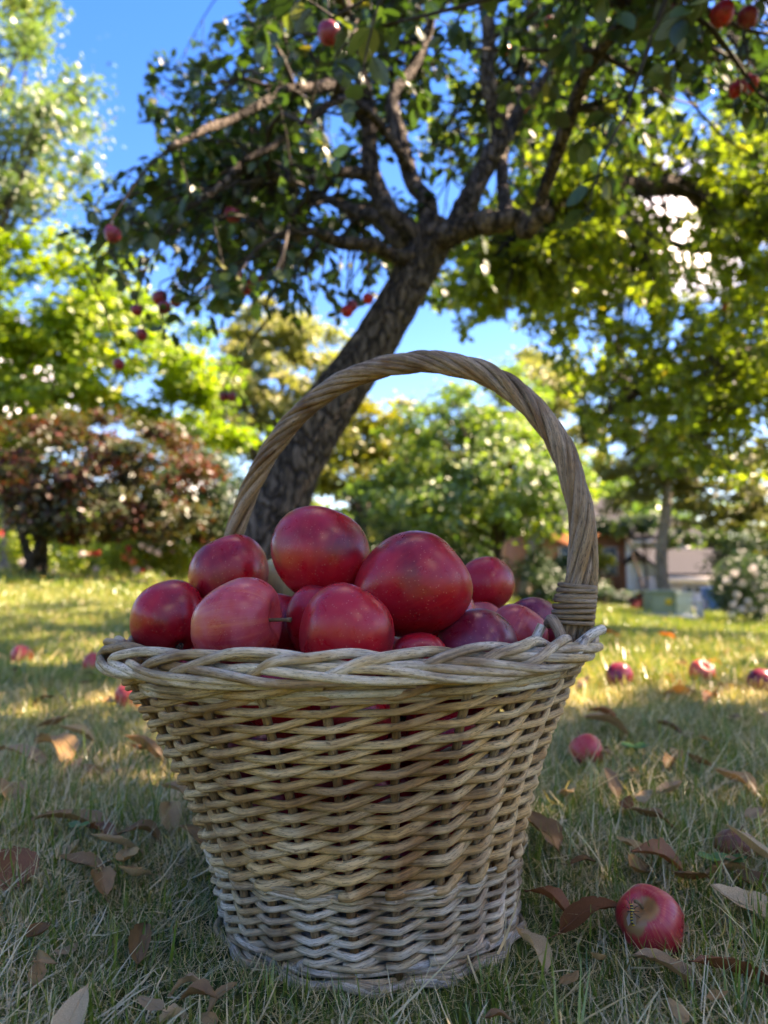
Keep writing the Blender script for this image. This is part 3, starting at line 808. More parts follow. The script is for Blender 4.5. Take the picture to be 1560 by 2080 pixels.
for k in range(6):
    one = np.array([[0, 0, 0.]]); V, Q, T, r_ = leaf_ovate(one, np.array([[0, 1., 0]]), np.array([[0, 0, 1.]]), np.array([1.0]), np.array([rg.uniform(.55, .74)]), np.array([.5]), rg)
    st = tube_data(np.array([[0, -.3, .02], [0, -.15, 0], [0, 0, 0], [0, .5, -.03]]), np.array([.014, .014, .014, .006]), 5)
    nv = len(V)
    proto.append(mesh_raw('leaf', np.vstack([V, st[0]]), [np.vstack([Q, st[1] + nv]), np.vstack([T, st[2] + nv])]))
    proto[-1].materials.append(M['leaf_apple_single'])
for i in big:
    o = bpy.data.objects.new('leaf', proto[int(rg.integers(6))]); COL.objects.link(o); o.parent = apple_tree
    y_ = Vector(LD[i]); z_ = Vector(LN[i]); x_ = y_.cross(z_).normalized(); z_ = x_.cross(y_)
    mtx = Matrix((x_, y_, z_)).transposed().to_4x4()
    o.matrix_local = Matrix.Translation(Vector(LP[i] - apple_base)) @ mtx @ Matrix.Scale(float(LL[i]), 4)
print('apple leaves', len(LP))

# ---------------------------------------------------------------- the yellow-green tree whose limbs come in from the right
rt_base = np.array([5.0, 5.6, float(ground_z(5.0, 5.6))])
right_tree = empty('shade_tree', rt_base, 'yellow green tree whose long limbs reach in from the right edge', 'tree')
sk2 = Branchy()
P = catmull(np.array([rt_base - [0, 0, .1], rt_base + [0, 0, .6], rt_base + [-.12, 0, 1.6], rt_base + [-.05, .1, 3.0], rt_base + [.1, .1, 4.6]]), 24)
Vt, Qt, Tt, Ut = tube_data(P - rt_base, np.linspace(.22, .07, 24), 14, wob=.03)
link('trunk', mesh_raw('trunk', Vt, [Qt, Tt], uv=Ut), M['bark_dark'], right_tree); sk2.add(P, np.linspace(.22, .07, 24))
LR = lambda ctrl, r0, r1, **k: limb_path(right_tree, sk2, ctrl, r0, r1, M['bark_dark'], **k)
tpt = lambda z: tuple(rt_base + [-.1, 0, z]) + (0,)
LR([tpt(2.0), (1700, 560, 4.9), (1560, 475, 4.6), (1480, 430, 4.4), (1400, 388, 4.3), (1300, 385, 4.1), (1210, 405, 4.0), (1120, 440, 3.9), (1040, 490, 3.85)], .10, .018)
LR([(1400, 388, 4.3), (1330, 345, 4.2), (1270, 300, 4.1), (1200, 250, 4.0)], .036, .012)
LR([tpt(2.1), (1700, 560, 5.3), (1560, 545, 5.2), (1440, 500, 5.1), (1310, 492, 5.0), (1200, 520, 4.9)], .055, .014)
LR([tpt(1.5), (1700, 700, 5.2), (1560, 718, 4.9), (1440, 735, 4.7), (1340, 770, 4.6), (1240, 835, 4.5), (1175, 905, 4.4)], .06, .012)
LR([tpt(1.3), (1700, 740, 5.0), (1560, 765, 4.7), (1440, 820, 4.6), (1350, 880, 4.5), (1290, 940, 4.5)], .045, .01)
LR([tpt(2.6), (1750, 300, 5.4), (1600, 180, 5.4), (1450, 60, 5.5), (1300, -60, 5.5)], .07, .02)
RIGHT_HOLES = [(1000, 680, 42, 30), (1370, 400, 60, 40), (1290, 640, 26, 20)]
def keep_right(p):
    x, y, d = pix(p)
    if d < .3: return False
    if x < 880 + 60 * math.sin(y * .02): return False
    if y > np.interp(x, [880, 1000, 1100, 1200, 1300, 1560, 2000], [690, 695, 730, 900, 985, 1010, 1050]): return False
    for (hx, hy, a_, b_) in RIGHT_HOLES:
        if ((x - hx) / a_) ** 2 + ((y - hy) / b_) ** 2 < 1: return False
    return True
targets = []
while len(targets) < 300:
    px, py, D = rg.uniform(890, 1850), rg.uniform(200, 990), rg.uniform(3.6, 6.6)
    q = at(px, py, D)
    if keep_right(q): targets.append(q)
while len(targets) < 375:                                    # the low left tips, beside the apple trunk
    q = at(rg.uniform(890, 1200), rg.uniform(430, 660), rg.uniform(3.6, 5.2))
    if keep_right(q): targets.append(q)
while len(targets) < 425:
    q = rt_base + np.array([rg.normal(0, 1.5), rg.normal(0, 1.5), rg.uniform(2.4, 5.4)])
    if keep_right(q): targets.append(q)
while len(targets) < 555:
    q = at(rg.uniform(1040, 1640), rg.uniform(220, 940), rg.uniform(3.7, 6.2))
    if keep_right(q): targets.append(q)
while len(targets) < 620:                                    # unseen crown added off to the right, to dapple the lawn with shade
    q = np.array([rg.uniform(3.0, 5.6), rg.uniform(.4, 4.4), rg.uniform(2.1, 4.4)])
    if keep_right(q): targets.append(q)
lv, tw_ = [], []
grow_foliage(right_tree, sk2, targets, rg, M['twig'], 0.25, 0.060, 24, lv, tw_, keep_right, step=.10, hang=.3)
Vt, Qt, Tt, Ut = merge(tw_)
link('twigs', mesh_raw('twigs', Vt, [Qt, Tt], uv=Ut), M['twig'], right_tree, kind='stuff')
P_, D_, N_, L_ = (np.concatenate([l[i] for l in lv]) for i in range(4))
V, T, r_ = leaf_cards(P_ - rt_base, D_, N_, L_, L_ * rg.uniform(.5, .75, len(P_)), np.clip(rg.normal(.45, .22, len(P_)), 0, 1))
link('crown', mesh_raw('crown', V, [T], rnd=r_, smooth_shade=False), M['leaf_right'], right_tree, kind='stuff')
print('right leaves', len(P_))

# ---------------------------------------------------------------- trees and shrubs around the lawn
bg_tree('maple_tree', 'tall light green maple at the upper left edge, catching the sun', 'tree', gpt(-190, 12), 3.6, .17,
        [lobe(-30, 210, 12, 215, 250, 1.7), lobe(70, 300, 11.6, 125, 110, 1.1), lobe(-120, -60, 12.4, 260, 230, 1.7), lobe(-10, 420, 11.8, 120, 90, 1.0)], 17000, .115, M['leaf_light'], M['bark'], 31, clump_r=.26)
bg_tree('lime_tree', 'bright lime green tree at left above the dark red maple', 'tree', gpt(18, 11), 1.9, .13,
        [lobe(100, 620, 11, 190, 140, 1.4), lobe(250, 720, 10.8, 170, 150, 1.3), lobe(30, 800, 11, 160, 170, 1.3), lobe(390, 830, 11.4, 95, 130, .9), lobe(-150, 700, 11, 200, 220, 1.5)], 30000, .12, M['leaf_lime'], M['bark_pale'], 32, clump_r=.24)
bg_tree('red_maple', 'dark reddish Japanese maple with several low stems at left', 'tree', gpt(95, 7.6), 1.0, .055,
        [lobe(110, 930, 7.6, 200, 110, 1.0), lobe(290, 960, 7.5, 150, 120, .85), lobe(200, 1030, 7.4, 190, 75, .9), lobe(30, 1020, 7.6, 140, 80, .9), lobe(330, 1050, 7.7, 110, 50, .7), lobe(180, 1062, 7.8, 120, 38, .7), lobe(-120, 940, 7.8, 150, 130, .9)], 21000, .062, M['leaf_red'], M['bark_dark'], 33, clump_r=.24, stems=4)
bg_tree('green_shrub', 'dense dark green shrub between the red maple and the apple trunk', 'shrub', gpt(400, 9.5), .8, .05,
        [lobe(400, 990, 9.5, 85, 110, .7), lobe(360, 1060, 9.3, 110, 60, .7), lobe(470, 1040, 9.7, 70, 80, .6)], 9000, .07, M['leaf_deep'], M['bark_dark'], 34, stems=3)
bg_tree('willow_tree', 'pale yellow tree far behind the left side of the handle', 'tree', gpt(560, 21), 3.0, .2,
        [lobe(560, 760, 21, 125, 130, 2.2), lobe(520, 660, 21, 70, 60, 1.2), lobe(630, 690, 21.5, 70, 70, 1.2), lobe(470, 830, 20.5, 90, 110, 1.6)], 15000, .16, M['leaf_pale'], M['bark'], 35, clump_r=.24, droop=.5)
bg_tree('golden_tree', 'yellow green tree seen through the handle right of the leaning trunk', 'tree', gpt(740, 18.5), 2.2, .16,
        [lobe(740, 860, 18.5, 100, 90, 1.6), lobe(690, 950, 18, 90, 80, 1.4), lobe(800, 900, 19, 80, 90, 1.4)], 11000, .14, M['leaf_yellow'], M['bark'], 36, clump_r=.24)
bg_tree('broadleaf_tree', 'big mid green broadleaf tree framed by the basket handle', 'tree', gpt(1015, 14.5), 1.5, .13,
        [lobe(930, 900, 14.5, 130, 105, 1.6), lobe(1040, 960, 14, 140, 110, 1.6), lobe(850, 1000, 14.5, 120, 95, 1.5), lobe(1010, 830, 15.5, 130, 85, 1.4), lobe(960, 1050, 13.8, 170, 55, 1.4)], 24000, .115, M['leaf_mid'], M['bark_dark'], 37, clump_r=.24)
bg_tree('leaning_tree', 'slim tree with a pale slanting trunk behind the broadleaf tree', 'tree', gpt(1062, 19), 3.2, .15,
        [lobe(1110, 800, 19.5, 110, 75, 1.6), lobe(1060, 770, 20, 90, 60, 1.4), lobe(1160, 880, 19, 70, 80, 1.2)], 9000, .14, M['leaf_pale'], M['bark_pale'], 38, lean=(.5, 0), clump_r=.26)
bg_tree('garden_shrub', 'dark rounded shrub at the lawn edge below the broadleaf tree', 'shrub', gpt(1130, 14.8), .7, .05,
        [lobe(1130, 1165, 14.8, 75, 55, .9), lobe(1075, 1185, 14.6, 55, 42, .7), lobe(1170, 1195, 15, 45, 34, .6)], 8000, .07, M['leaf_deep'], M['bark_dark'], 39, stems=3)
bg_tree('hedge_shrub', 'dark green shrub at the lawn edge behind the two tallest apples', 'shrub', gpt(860, 15.5), .8, .05,
        [lobe(860, 1120, 15.5, 110, 75, 1.0), lobe(760, 1110, 15.5, 80, 85, .9), lobe(960, 1140, 15.2, 80, 55, .9)], 9000, .08, M['leaf_deep'], M['bark_dark'], 40, stems=3)
bg_tree('pine_tree', 'tall olive green pine with a bare pale trunk before the houses', 'tree', gpt(1352, 17), 5.2, .155,
        [lobe(1330, 860, 17, 150, 55, 1.6), lobe(1440, 930, 17, 150, 45, 1.6), lobe(1290, 950, 17, 100, 40, 1.3), lobe(1470, 1000, 16.8, 130, 35, 1.4), lobe(1275, 1010, 17.2, 60, 25, .9), lobe(1390, 780, 17, 130, 70, 1.5), lobe(1560, 1050, 16.8, 100, 30, 1.2), lobe(1440, 1050, 17, 60, 20, .7)], 20000, .12, M['leaf_pine'], M['bark_pale'], 41, clump_r=.27, flat=.35, droop=.35)
bg_tree('dark_evergreen', 'dark evergreen bush at the right edge beside the garage', 'shrub', gpt(1540, 16), 1.3, .07,
        [lobe(1535, 1130, 16, 85, 75, 1.0), lobe(1500, 1190, 15.8, 50, 45, .7), lobe(1590, 1190, 16, 90, 60, 1.0)], 11000, .085, M['leaf_deep'], M['bark_dark'], 42, stems=3)
bg_tree('yard_tree', 'small forked yard tree standing in front of the white siding', 'tree', gpt(1307, 21), 2.2, .05,
        [lobe(1315, 1062, 21, 40, 18, .8), lobe(1245, 1062, 21, 40, 20, .7), lobe(1378, 1090, 21.2, 26, 18, .6)], 3500, .13, M['leaf_deep'], M['bark_dark'], 43, stems=2)
bg_tree('yellow_shrub', 'yellow leaved branchy shrub in front of the brick wall', 'shrub', gpt(1215, 21), 1.0, .04,
        [lobe(1232, 1145, 21, 16, 26, .35), lobe(1212, 1125, 21, 16, 22, .35)], 1300, .11, M['leaf_yellow'], M['bark_dark'], 44, stems=2)
# trees further off, and beyond both edges of the frame
for i, (px, D, h, w, mt, nm, lb) in enumerate([
        (-60, 27, 9, 3.2, 'leaf_mid', 'garden_tree', 'green tree standing behind the lime tree at far left'),
        (300, 30, 8, 3.0, 'leaf_yellow', 'garden_tree', 'yellowish tree far behind the dark red maple'),
        (640, 34, 8, 3.0, 'leaf_mid', 'garden_tree', 'green tree far behind the leaning apple trunk'),
        (860, 33, 8.5, 3.4, 'leaf_pale', 'garden_tree', 'pale tree rising behind the broadleaf tree'),
        (1180, 38, 8.5, 3.4, 'leaf_mid', 'garden_tree', 'green tree behind the brick house'),
        (1440, 41, 10.0, 4.0, 'leaf_mid', 'garden_tree', 'tall green tree behind the garage roof'),
        (1660, 33, 11, 4.2, 'leaf_yellow', 'garden_tree', 'yellowish tree beyond the right edge of the garage')]):
    b = gpt(px, D)
    bg_tree(nm, lb, 'tree', b, h * .45, .2, [(b + [0, 0, h * .55], (w * .62, w * .6, h * .38)), (b + [w * .35, 0, h * .4], (w * .5, w * .5, h * .25)), (b + [-w * .38, 0, h * .42], (w * .5, w * .5, h * .27)), (b + [0, 0, h * .2], (w * .7, w * .5, h * .18))], 9000, .2, M[mt], M['bark_dark'], 60 + i, clump_r=.22, group='trees far behind the lawn')
for i, (x0, y0, h, w, mt, lb) in enumerate([(-9.5, 5.5, 6.5, 2.4, 'leaf_mid', 'green tree outside the left edge of the lawn'), (10.5, 9.0, 7, 2.6, 'leaf_yellow', 'yellow green tree outside the right edge of the lawn')]):
    b = np.array([x0, y0, float(ground_z(x0, y0))])
    bg_tree('garden_tree', lb, 'tree', b, h * .45, .18, [(b + [0, 0, h * .6], (w * .7, w * .7, h * .36)), (b + [w * .4, 0, h * .45], (w * .5, w * .5, h * .22)), (b + [-w * .4, 0, h * .5], (w * .5, w * .5, h * .22))], 9000, .14, M[mt], M['bark_dark'], 80 + i, clump_r=.24)

# a far belt of woods; unseen arc behind the camera added against horizon glare
rw = np.random.default_rng(77)
n = 80000
ang = np.where(rw.random(n) < .6, rw.uniform(R(-75), R(75), n), rw.uniform(R(75), R(285), n)); dist = rw.uniform(52, 66, n)
hh = 6.5 + 2.2 * np.sin(ang * 9) + 1.5 * np.sin(ang * 23 + 1)
Pw = np.stack([np.sin(ang) * dist, np.cos(ang) * dist, rw.random(n) ** .7 * hh - .6], -1)
Nw = unit(rw.normal(size=(n, 3)) + [0, -.4, .6]); Dw = unit(np.cross(Nw, rw.normal(size=(n, 3))))
V, T, r_ = leaf_cards(Pw, Dw, Nw, rw.uniform(.5, 1.1, n), rw.uniform(.35, .7, n), np.clip(rw.normal(.5, .2, n), 0, 1))
wood = link('far_woods', mesh_raw('far_woods', V, [T], rnd=r_, smooth_shade=False), M['leaf_mid'], kind='stuff')
tag(wood, 'belt of green woods far beyond the houses and lawn', 'woods')

# ---------------------------------------------------------------- flower bed at left
def strip(name, pts2, width, mat, lift=0.012, n=40):
    c = catmull(np.array(pts2, float), n); t = unit(np.gradient(c, axis=0)); nrm = np.stack([-t[:, 1], t[:, 0]], -1)
    cols = [c + nrm * width * s for s in (-.5, -.25, 0, .25, .5)]
    V = np.stack([np.stack([k[:, 0], k[:, 1], ground_z(k[:, 0], k[:, 1]) + lift], -1) for k in cols], 1).reshape(-1, 3)
    i = (np.arange(n - 1)[:, None] * 5 + np.arange(4)[None]).ravel()
    return link(name, mesh_raw(name, V, [np.stack([i, i + 1, i + 6, i + 5], -1)]), mat, kind='structure')
M['mulch'] = plain('bark_mulch', (0.10, 0.055, 0.038), 0.95, 30, 0.45, 0.02)
M['asphalt'] = plain('driveway_surface', (0.17, 0.165, 0.16), 0.9, 8, 0.2)
bed = [gpt(-400, 9), gpt(-60, 8.9), gpt(180, 8.7), gpt(330, 8.9), gpt(460, 10.2), gpt(560, 13)]
strip('flower_bed', [b[:2] for b in bed], 1.5, M['mulch'], 0.07)

def flower_plant(name, label, px, py, D, rx, ry, leafmat, blossoms, seed, n=900, leaf=.05, bsize=.045):
    rng = np.random.default_rng(seed); b = gpt(px, D)
    root = empty(name, b, label, 'flowers', 'plants in the flower bed')
    c, r3 = lobe(px, py, D, rx, ry, .3)
    P = c + unit(rng.normal(size=(n, 3))) * np.array(r3) * (rng.random(n) ** .4)[:, None]
    P[:, 2] = np.maximum(P[:, 2], b[2] + .04)
    N = unit(rng.normal(size=(n, 3)) + [0, -.3, .8]); Dd = unit(np.cross(N, rng.normal(size=(n, 3))))
    V, T, r_ = leaf_cards(P - b, Dd, N, leaf * rng.uniform(.6, 1.4, n), leaf * .6 * rng.uniform(.6, 1.3, n), rng.random(n))
    link('foliage', mesh_raw('foliage', V, [T], rnd=r_, smooth_shade=False), leafmat, root, kind='stuff')
    for k in range(5):
        e = P[rng.integers(n)]
        tube('flower_stem', twist_path(np.array([rng.normal(0, .05), rng.normal(0, .05), -.02]), e - b, rng, 6), np.linspace(.009, .004, 6), M['twig'], root, 5)
    for (bx, by, mt, s) in blossoms:
        p = at(bx, by, D - .32)
        k = 16; nn = unit(rng.normal(size=(k, 3)) + [0, -.8, .4]); dd = unit(np.cross(nn, rng.normal(size=(k, 3))))
        V, T, r_ = leaf_cards(p - b + dd * bsize * .1 * s, dd, nn, np.full(k, bsize * s), np.full(k, bsize * .8 * s), rng.random(k))
        link('blossom', mesh_raw('blossom', V, [T], rnd=r_), mt, root)
    return root
flower_plant('flowering_plant', 'lime green plant with a white and a red bloom at far left', 55, 1110, 9.3, 42, 55, M['leaf_lime'], [(2, 1082, M['blossom_red'], 1), (46, 1142, M['blossom_white'], 1.1), (66, 1120, M['blossom_white'], .8), (45, 1078, M['blossom_orange'], .8)], 1, 1500)
flower_plant('flowering_plant', 'low plant with white and red blooms under the red maple', 175, 1140, 9.0, 75, 36, M['leaf_lime'], [(167, 1124, M['blossom_white'], 1.2), (186, 1125, M['blossom_red'], 1.0), (199, 1124, M['blossom_red'], 1.0), (195, 1156, M['blossom_white'], 1.0), (192, 1170, M['blossom_white'], .8), (110, 1160, M['blossom_white'], .7)], 2, 900)
flower_plant('flowering_plant', 'bushy plant with orange, pink and white blooms', 265, 1135, 9.0, 50, 42, M['leaf_lime'], [(262, 1115, M['blossom_red'], 1), (255, 1130, M['blossom_orange'], 1.2), (270, 1140, M['blossom_orange'], 1.1), (288, 1160, M['blossom_red'], .8), (276, 1158, M['blossom_white'], 1.1), (305, 1115, M['blossom_white'], 1), (290, 1108, M['blossom_white'], 1.0), (320, 1122, M['blossom_white'], 1)], 3, 1300)
flower_plant('flowering_plant', 'broad yellow green mound at the right end of the flower bed', 365, 1138, 9.2, 62, 42, M['leaf_lime'], [(330, 1165, M['blossom_white'], .8)], 4, 2200)
flower_plant('flowering_plant', 'pinkish tufted plant behind the yellow green mound', 405, 1092, 9.8, 34, 30, M['blossom_orange'], [], 5, 500)

# ---------------------------------------------------------------- the houses across the lawn
M['brick'] = plain('brick_wall', (0.33, 0.125, 0.062), 0.9, 9, 0.22)
M['siding'] = plain('white_siding', (0.72, 0.72, 0.74), 0.6, 3, 0.06)
M['beige'] = plain('beige_wall', (0.50, 0.44, 0.38), 0.7, 3, 0.08)
M['roof'] = plain('roof_shingle', (0.013, 0.014, 0.019), 0.9, 14, 0.3)
M['trim'] = plain('trim_paint', (0.62, 0.55, 0.47), 0.6, 4, 0.06)
M['door_paint'] = plain('garage_paint', (0.55, 0.56, 0.62), 0.5, 3, 0.05)
M['pane'] = plain('window_pane', (0.07, 0.09, 0.10), 0.12, 3, 0.2, spec=0.8)
M['green_metal'] = plain('green_painted_metal', (0.20, 0.27, 0.19), 0.5, 5, 0.1)
M['sunlit_metal'] = plain('sunlit_painted_metal', (0.58, 0.62, 0.48), 0.5, 5, 0.08)  # paler green stands for sun on the side of the utility box
M['yellow_sign'] = plain('yellow_sticker', (0.62, 0.44, 0.03), 0.5, 20, 0.08)
M['blue_plastic'] = plain('blue_plastic', (0.02, 0.11, 0.33), 0.4, 5, 0.12)
M['white_plastic'] = plain('white_plastic', (0.78, 0.78, 0.74), 0.5, 5, 0.05)
M['red_plastic'] = plain('red_paint', (0.30, 0.03, 0.04), 0.5, 5, 0.12)
M['concrete'] = plain('concrete', (0.42, 0.40, 0.37), 0.9, 6, 0.12)
M['tyre'] = plain('rubber', (0.03, 0.03, 0.03), 0.8, 30, 0.2)

def prism(name, prof, x0, x1, mat, parent):
    """extrude a (y,z) profile along x"""
    n = len(prof); V = np.array([[x, y, z] for x in (x0, x1) for (y, z) in prof], float)
    me = bpy.data.meshes.new(name)
    fs = [list(range(n))[::-1], list(range(n, 2 * n))] + [[i, (i + 1) % n, n + (i + 1) % n, n + i] for i in range(n)]
    me.from_pydata(V.tolist(), [], fs)
    return link(name, me, mat, parent)

HB = gpt(1250, 30); hz = HB[2] - .25
def kx(px, D=30): return (px - 780) / F_PX * D
def kz(py, D=30): return CAM_H + (1178 - py) / F_PX * D
house = empty('brick_house', (0, 0, 0), 'brown brick house with a white sided wing beyond the lawn', 'house')
ev = kz(1085)
box('brick_wall', ((kx(1060) + kx(1270)) / 2, 32.5, (hz + ev) / 2), (kx(1270) - kx(1060), 5, ev - hz), M['brick'], house)
for wx in (1237, 1150):
    w = box('window', (kx(wx), 29.98, kz(1140)), (.62, .08, 1.15), M['trim'], house)
    box('pane', (kx(wx), 29.93, kz(1140) + .28), (.50, .04, .50), M['pane'], w); box('pane', (kx(wx), 29.93, kz(1140) - .28), (.50, .04, .50), M['pane'], w)
sx0, sx1 = kx(1272), kx(1395)
box('siding_wall', ((sx0 + sx1) / 2, 32.2, (hz + kz(1100)) / 2), (sx1 - sx0, 5, kz(1100) - hz), M['siding'], house)
lap = []
for k in range(17):
    z0 = hz + .05 + k * (kz(1100) - hz - .1) / 17
    V = np.array([[sx0, 29.69, z0], [sx1, 29.69, z0], [sx1, 29.66, z0], [sx0, 29.66, z0], [sx0, 29.69, z0 + .125], [sx1, 29.69, z0 + .125]])
    lap.append((V, np.array([[3, 2, 5, 4], [0, 3, 4, 4]])[:1], np.array([[0, 3, 4], [2, 1, 5]]), np.zeros((6, 2))))
    lap[-1] = (V, np.array([[3, 2, 5, 4], [0, 1, 2, 3]]), lap[-1][2], lap[-1][3])
V, Q, T, U = merge(lap)
link('lap_boards', mesh_raw('lap_boards', V, [Q, T], smooth_shade=False), M['siding'], house, kind='stuff')
prism('roof', [(29.2, ev - .05), (32.5, ev + 1.5), (35.8, ev - .05), (35.8, ev + .12), (32.5, ev + 1.72), (29.2, ev + .12)], kx(1050), kx(1284), M['roof'], house)
e2_ = kz(1098)
prism('roof', [(28.9, e2_ - .02), (32.2, e2_ + 1.0), (35.5, e2_ - .02), (35.5, e2_ + .14), (32.2, e2_ + 1.2), (28.9, e2_ + .14)], kx(1268) + .05, kx(1410), M['roof'], house)
box('fascia', ((sx0 + sx1) / 2, 28.93, e2_ - .1), (sx1 - sx0 + .3, .05, .2), M['trim'], house)

gD = 26.0
gx0, gx1 = kx(1362, gD), kx(1500, gD); gz = float(ground_z(kx(1430, gD), gD)) - .1; ge = kz(1172, gD)
garage = empty('garage', (0, 0, 0), 'low beige garage with a grey roof and wide white door', 'garage')
box('wall', ((gx0 + gx1) / 2, gD + 2.6, (gz + ge) / 2), (gx1 - gx0, 5, ge - gz), M['beige'], garage)
prism('roof', [(gD - .5, ge), (gD + 2.6, ge + .95), (gD + 5.7, ge), (gD + 5.7, ge + .12), (gD + 2.6, ge + 1.1), (gD - .5, ge + .12)], gx0 - .35, gx1 + .4, M['roof'], garage)
box('fascia', ((gx0 + gx1) / 2, gD - .48, ge - .08), (gx1 - gx0 + .6, .06, .2), M['trim'], garage)
dx0, dx1 = kx(1386, gD), kx(1482, gD); dzt = kz(1183, gD)
gdoor = box('garage_door', ((dx0 + dx1) / 2, gD + .06, (gz + dzt) / 2), (dx1 - dx0, .08, dzt - gz), M['door_paint'], garage)
nw = 5
for k in range(nw):
    cx_ = dx0 + (k + .5) * (dx1 - dx0) / nw
    box('pane', (cx_, gD + .01, dzt - .24), ((dx1 - dx0) / nw * .72, .03, .17), M['pane'], gdoor)
    for zz in (.62, 1.02):
        if dzt - zz - .15 > gz: box('door_panel', (cx_, gD + .012, dzt - zz), ((dx1 - dx0) / nw * .8, .02, .28), M['door_paint'], gdoor, .02)
box('door_frame', ((dx0 + dx1) / 2, gD + .03, dzt + .06), (dx1 - dx0 + .3, .1, .12), M['trim'], garage)
dr = [gpt(1180, 25.5), gpt(1260, 24.8), gpt(1330, 24.2), gpt(1420, 24.0), gpt(1560, 24.0)]
strip('driveway', [d[:2] for d in dr], 1.8, M['asphalt'], 0.05)

ub = gpt(1340, 15.6)
ut = empty('utility_box', ub, 'green metal utility box with a yellow warning sticker', 'utility box')
ub0 = ub + np.array([0, 0, .0])
box('concrete_pad', (0, 0, .03), (.74, .7, .12), M['concrete'], ut, .01)
box('cabinet', (0, 0, .30), (.60, .55, .44), M['green_metal'], ut, .015)
box('lid', (0, -.02, .545), (.64, .62, .06), M['green_metal'], ut, .02)
box('handle', (.12, -.29, .32), (.03, .03, .1), M['green_metal'], ut, .004)
box('warning_sticker', (.06, -.281, .34), (.17, .006, .12), M['yellow_sign'], ut)
ub = gpt(1381, 15.4)  # sunlit side of the green box, added as its own paler piece
u2 = empty('utility_box_sunlit_side', ub, 'pale sunlit side of the green utility box, built apart on a flared base', 'utility box')
box('cabinet', (0, 0, .30), (.32, .30, .42), M['sunlit_metal'], u2, .03); box('lid', (0, 0, .53), (.35, .33, .06), M['sunlit_metal'], u2, .02)
box('base', (0, 0, .045), (.50, .42, .11), M['white_plastic'], u2, .03)
ub = gpt(1416, 15.8)
u3 = empty('marker_post', ub, 'short white marker post standing on the lawn by the garage', 'post')
box('post', (0, 0, .17), (.15, .12, .38), M['white_plastic'], u3, .03); box('cap', (0, 0, .375), (.17, .14, .04), M['white_plastic'], u3, .015)
ub = gpt(1446, 23.0)
bn = empty('blue_bin', ub, 'blue bin standing in front of the garage door', 'bin')
V, Q, T, U = box_data((0, 0, .36), (.62, .5, .66)); V[V[:, 2] < .1, :2] *= .82
o = link('body', mesh_raw('body', V, [Q], smooth_shade=False), M['blue_plastic'], bn); m = o.modifiers.new('bevel', 'BEVEL'); m.width = .03; m.segments = 2
box('lid', (0, -.01, .715), (.68, .56, .06), M['blue_plastic'], bn, .02)
for s in (-1, 1):
    c = np.linspace(-.03, .03, 3)[:, None] * [1, 0, 0] + [s * .26, .2, .09]
    tube('wheel', c, .085, M['tyre'], bn, 14)
ub = gpt(1294, 20.5)
bg_tree('red_shrub', 'low dark red shrub between the brick wall and the green box', 'shrub', ub, .25, .02, [(ub + [0, 0, .22], (.34, .25, .2)), (ub + [.2, 0, .3], (.2, .2, .16))], 1600, .06, M['leaf_burgundy'], M['bark_dark'], 45, stems=3)
bg_tree('foundation_shrub', 'dark clipped shrub along the foot of the brick wall', 'shrub', gpt(1235, 25.6), .3, .03, [lobe(1235, 1208, 25.6, 42, 20, .5), lobe(1278, 1212, 25.4, 28, 15, .4)], 4000, .07, M['leaf_deep'], M['bark_dark'], 46, stems=3)
hy = gpt(1505, 14.2)
hroot = empty('hydrangea', hy, 'white flowering bush at the lawn edge far right', 'bush')
rh = np.random.default_rng(9)
c, r3 = lobe(1515, 1190, 14.2, 70, 70, .6)
P = c + unit(rh.normal(size=(3800, 3))) * np.array(r3) * (rh.random(3800) ** .4)[:, None]; P[:, 2] = np.maximum(P[:, 2], hy[2] + .03)
N = unit(rh.normal(size=P.shape) + [0, -.3, .8]); Dd = unit(np.cross(N, rh.normal(size=P.shape)))
V, T, r_ = leaf_cards(P - hy, Dd, N, .08 * rh.uniform(.6, 1.3, len(P)), .05 * rh.uniform(.6, 1.3, len(P)), rh.random(len(P)))
link('foliage', mesh_raw('foliage', V, [T], rnd=r_, smooth_shade=False), M['leaf_deep'], hroot, kind='stuff')
for (bx, by) in [(1490, 1165), (1505, 1185), (1530, 1192), (1500, 1208), (1545, 1215), (1490, 1228), (1510, 1238), (1530, 1236), (1555, 1240), (1485, 1246), (1520, 1155), (1475, 1180), (1555, 1185), (1540, 1165), (1570, 1210), (1515, 1222)]:
    p = at(bx + rh.normal(0, 3), by, 13.65 + rh.uniform(0, .15)); k = 40
    dd = unit(rh.normal(size=(k, 3))); nn = unit(np.cross(dd, rh.normal(size=(k, 3))) + dd)
    V, T, r_ = leaf_cards(p - hy + dd * .05, unit(np.cross(nn, dd + .01)), nn, np.full(k, .05), np.full(k, .05), rh.random(k))
    link('flower_head', mesh_raw('flower_head', V, [T], rnd=r_), M['blossom_white'], hroot)
def rebase(root, b):
    b = Vector(b); root.location = b
    for ch in root.children: ch.location = ch.location - b
rebase(house, (kx(1230), 30, hz)); rebase(garage, (kx(1430, gD), gD, gz))

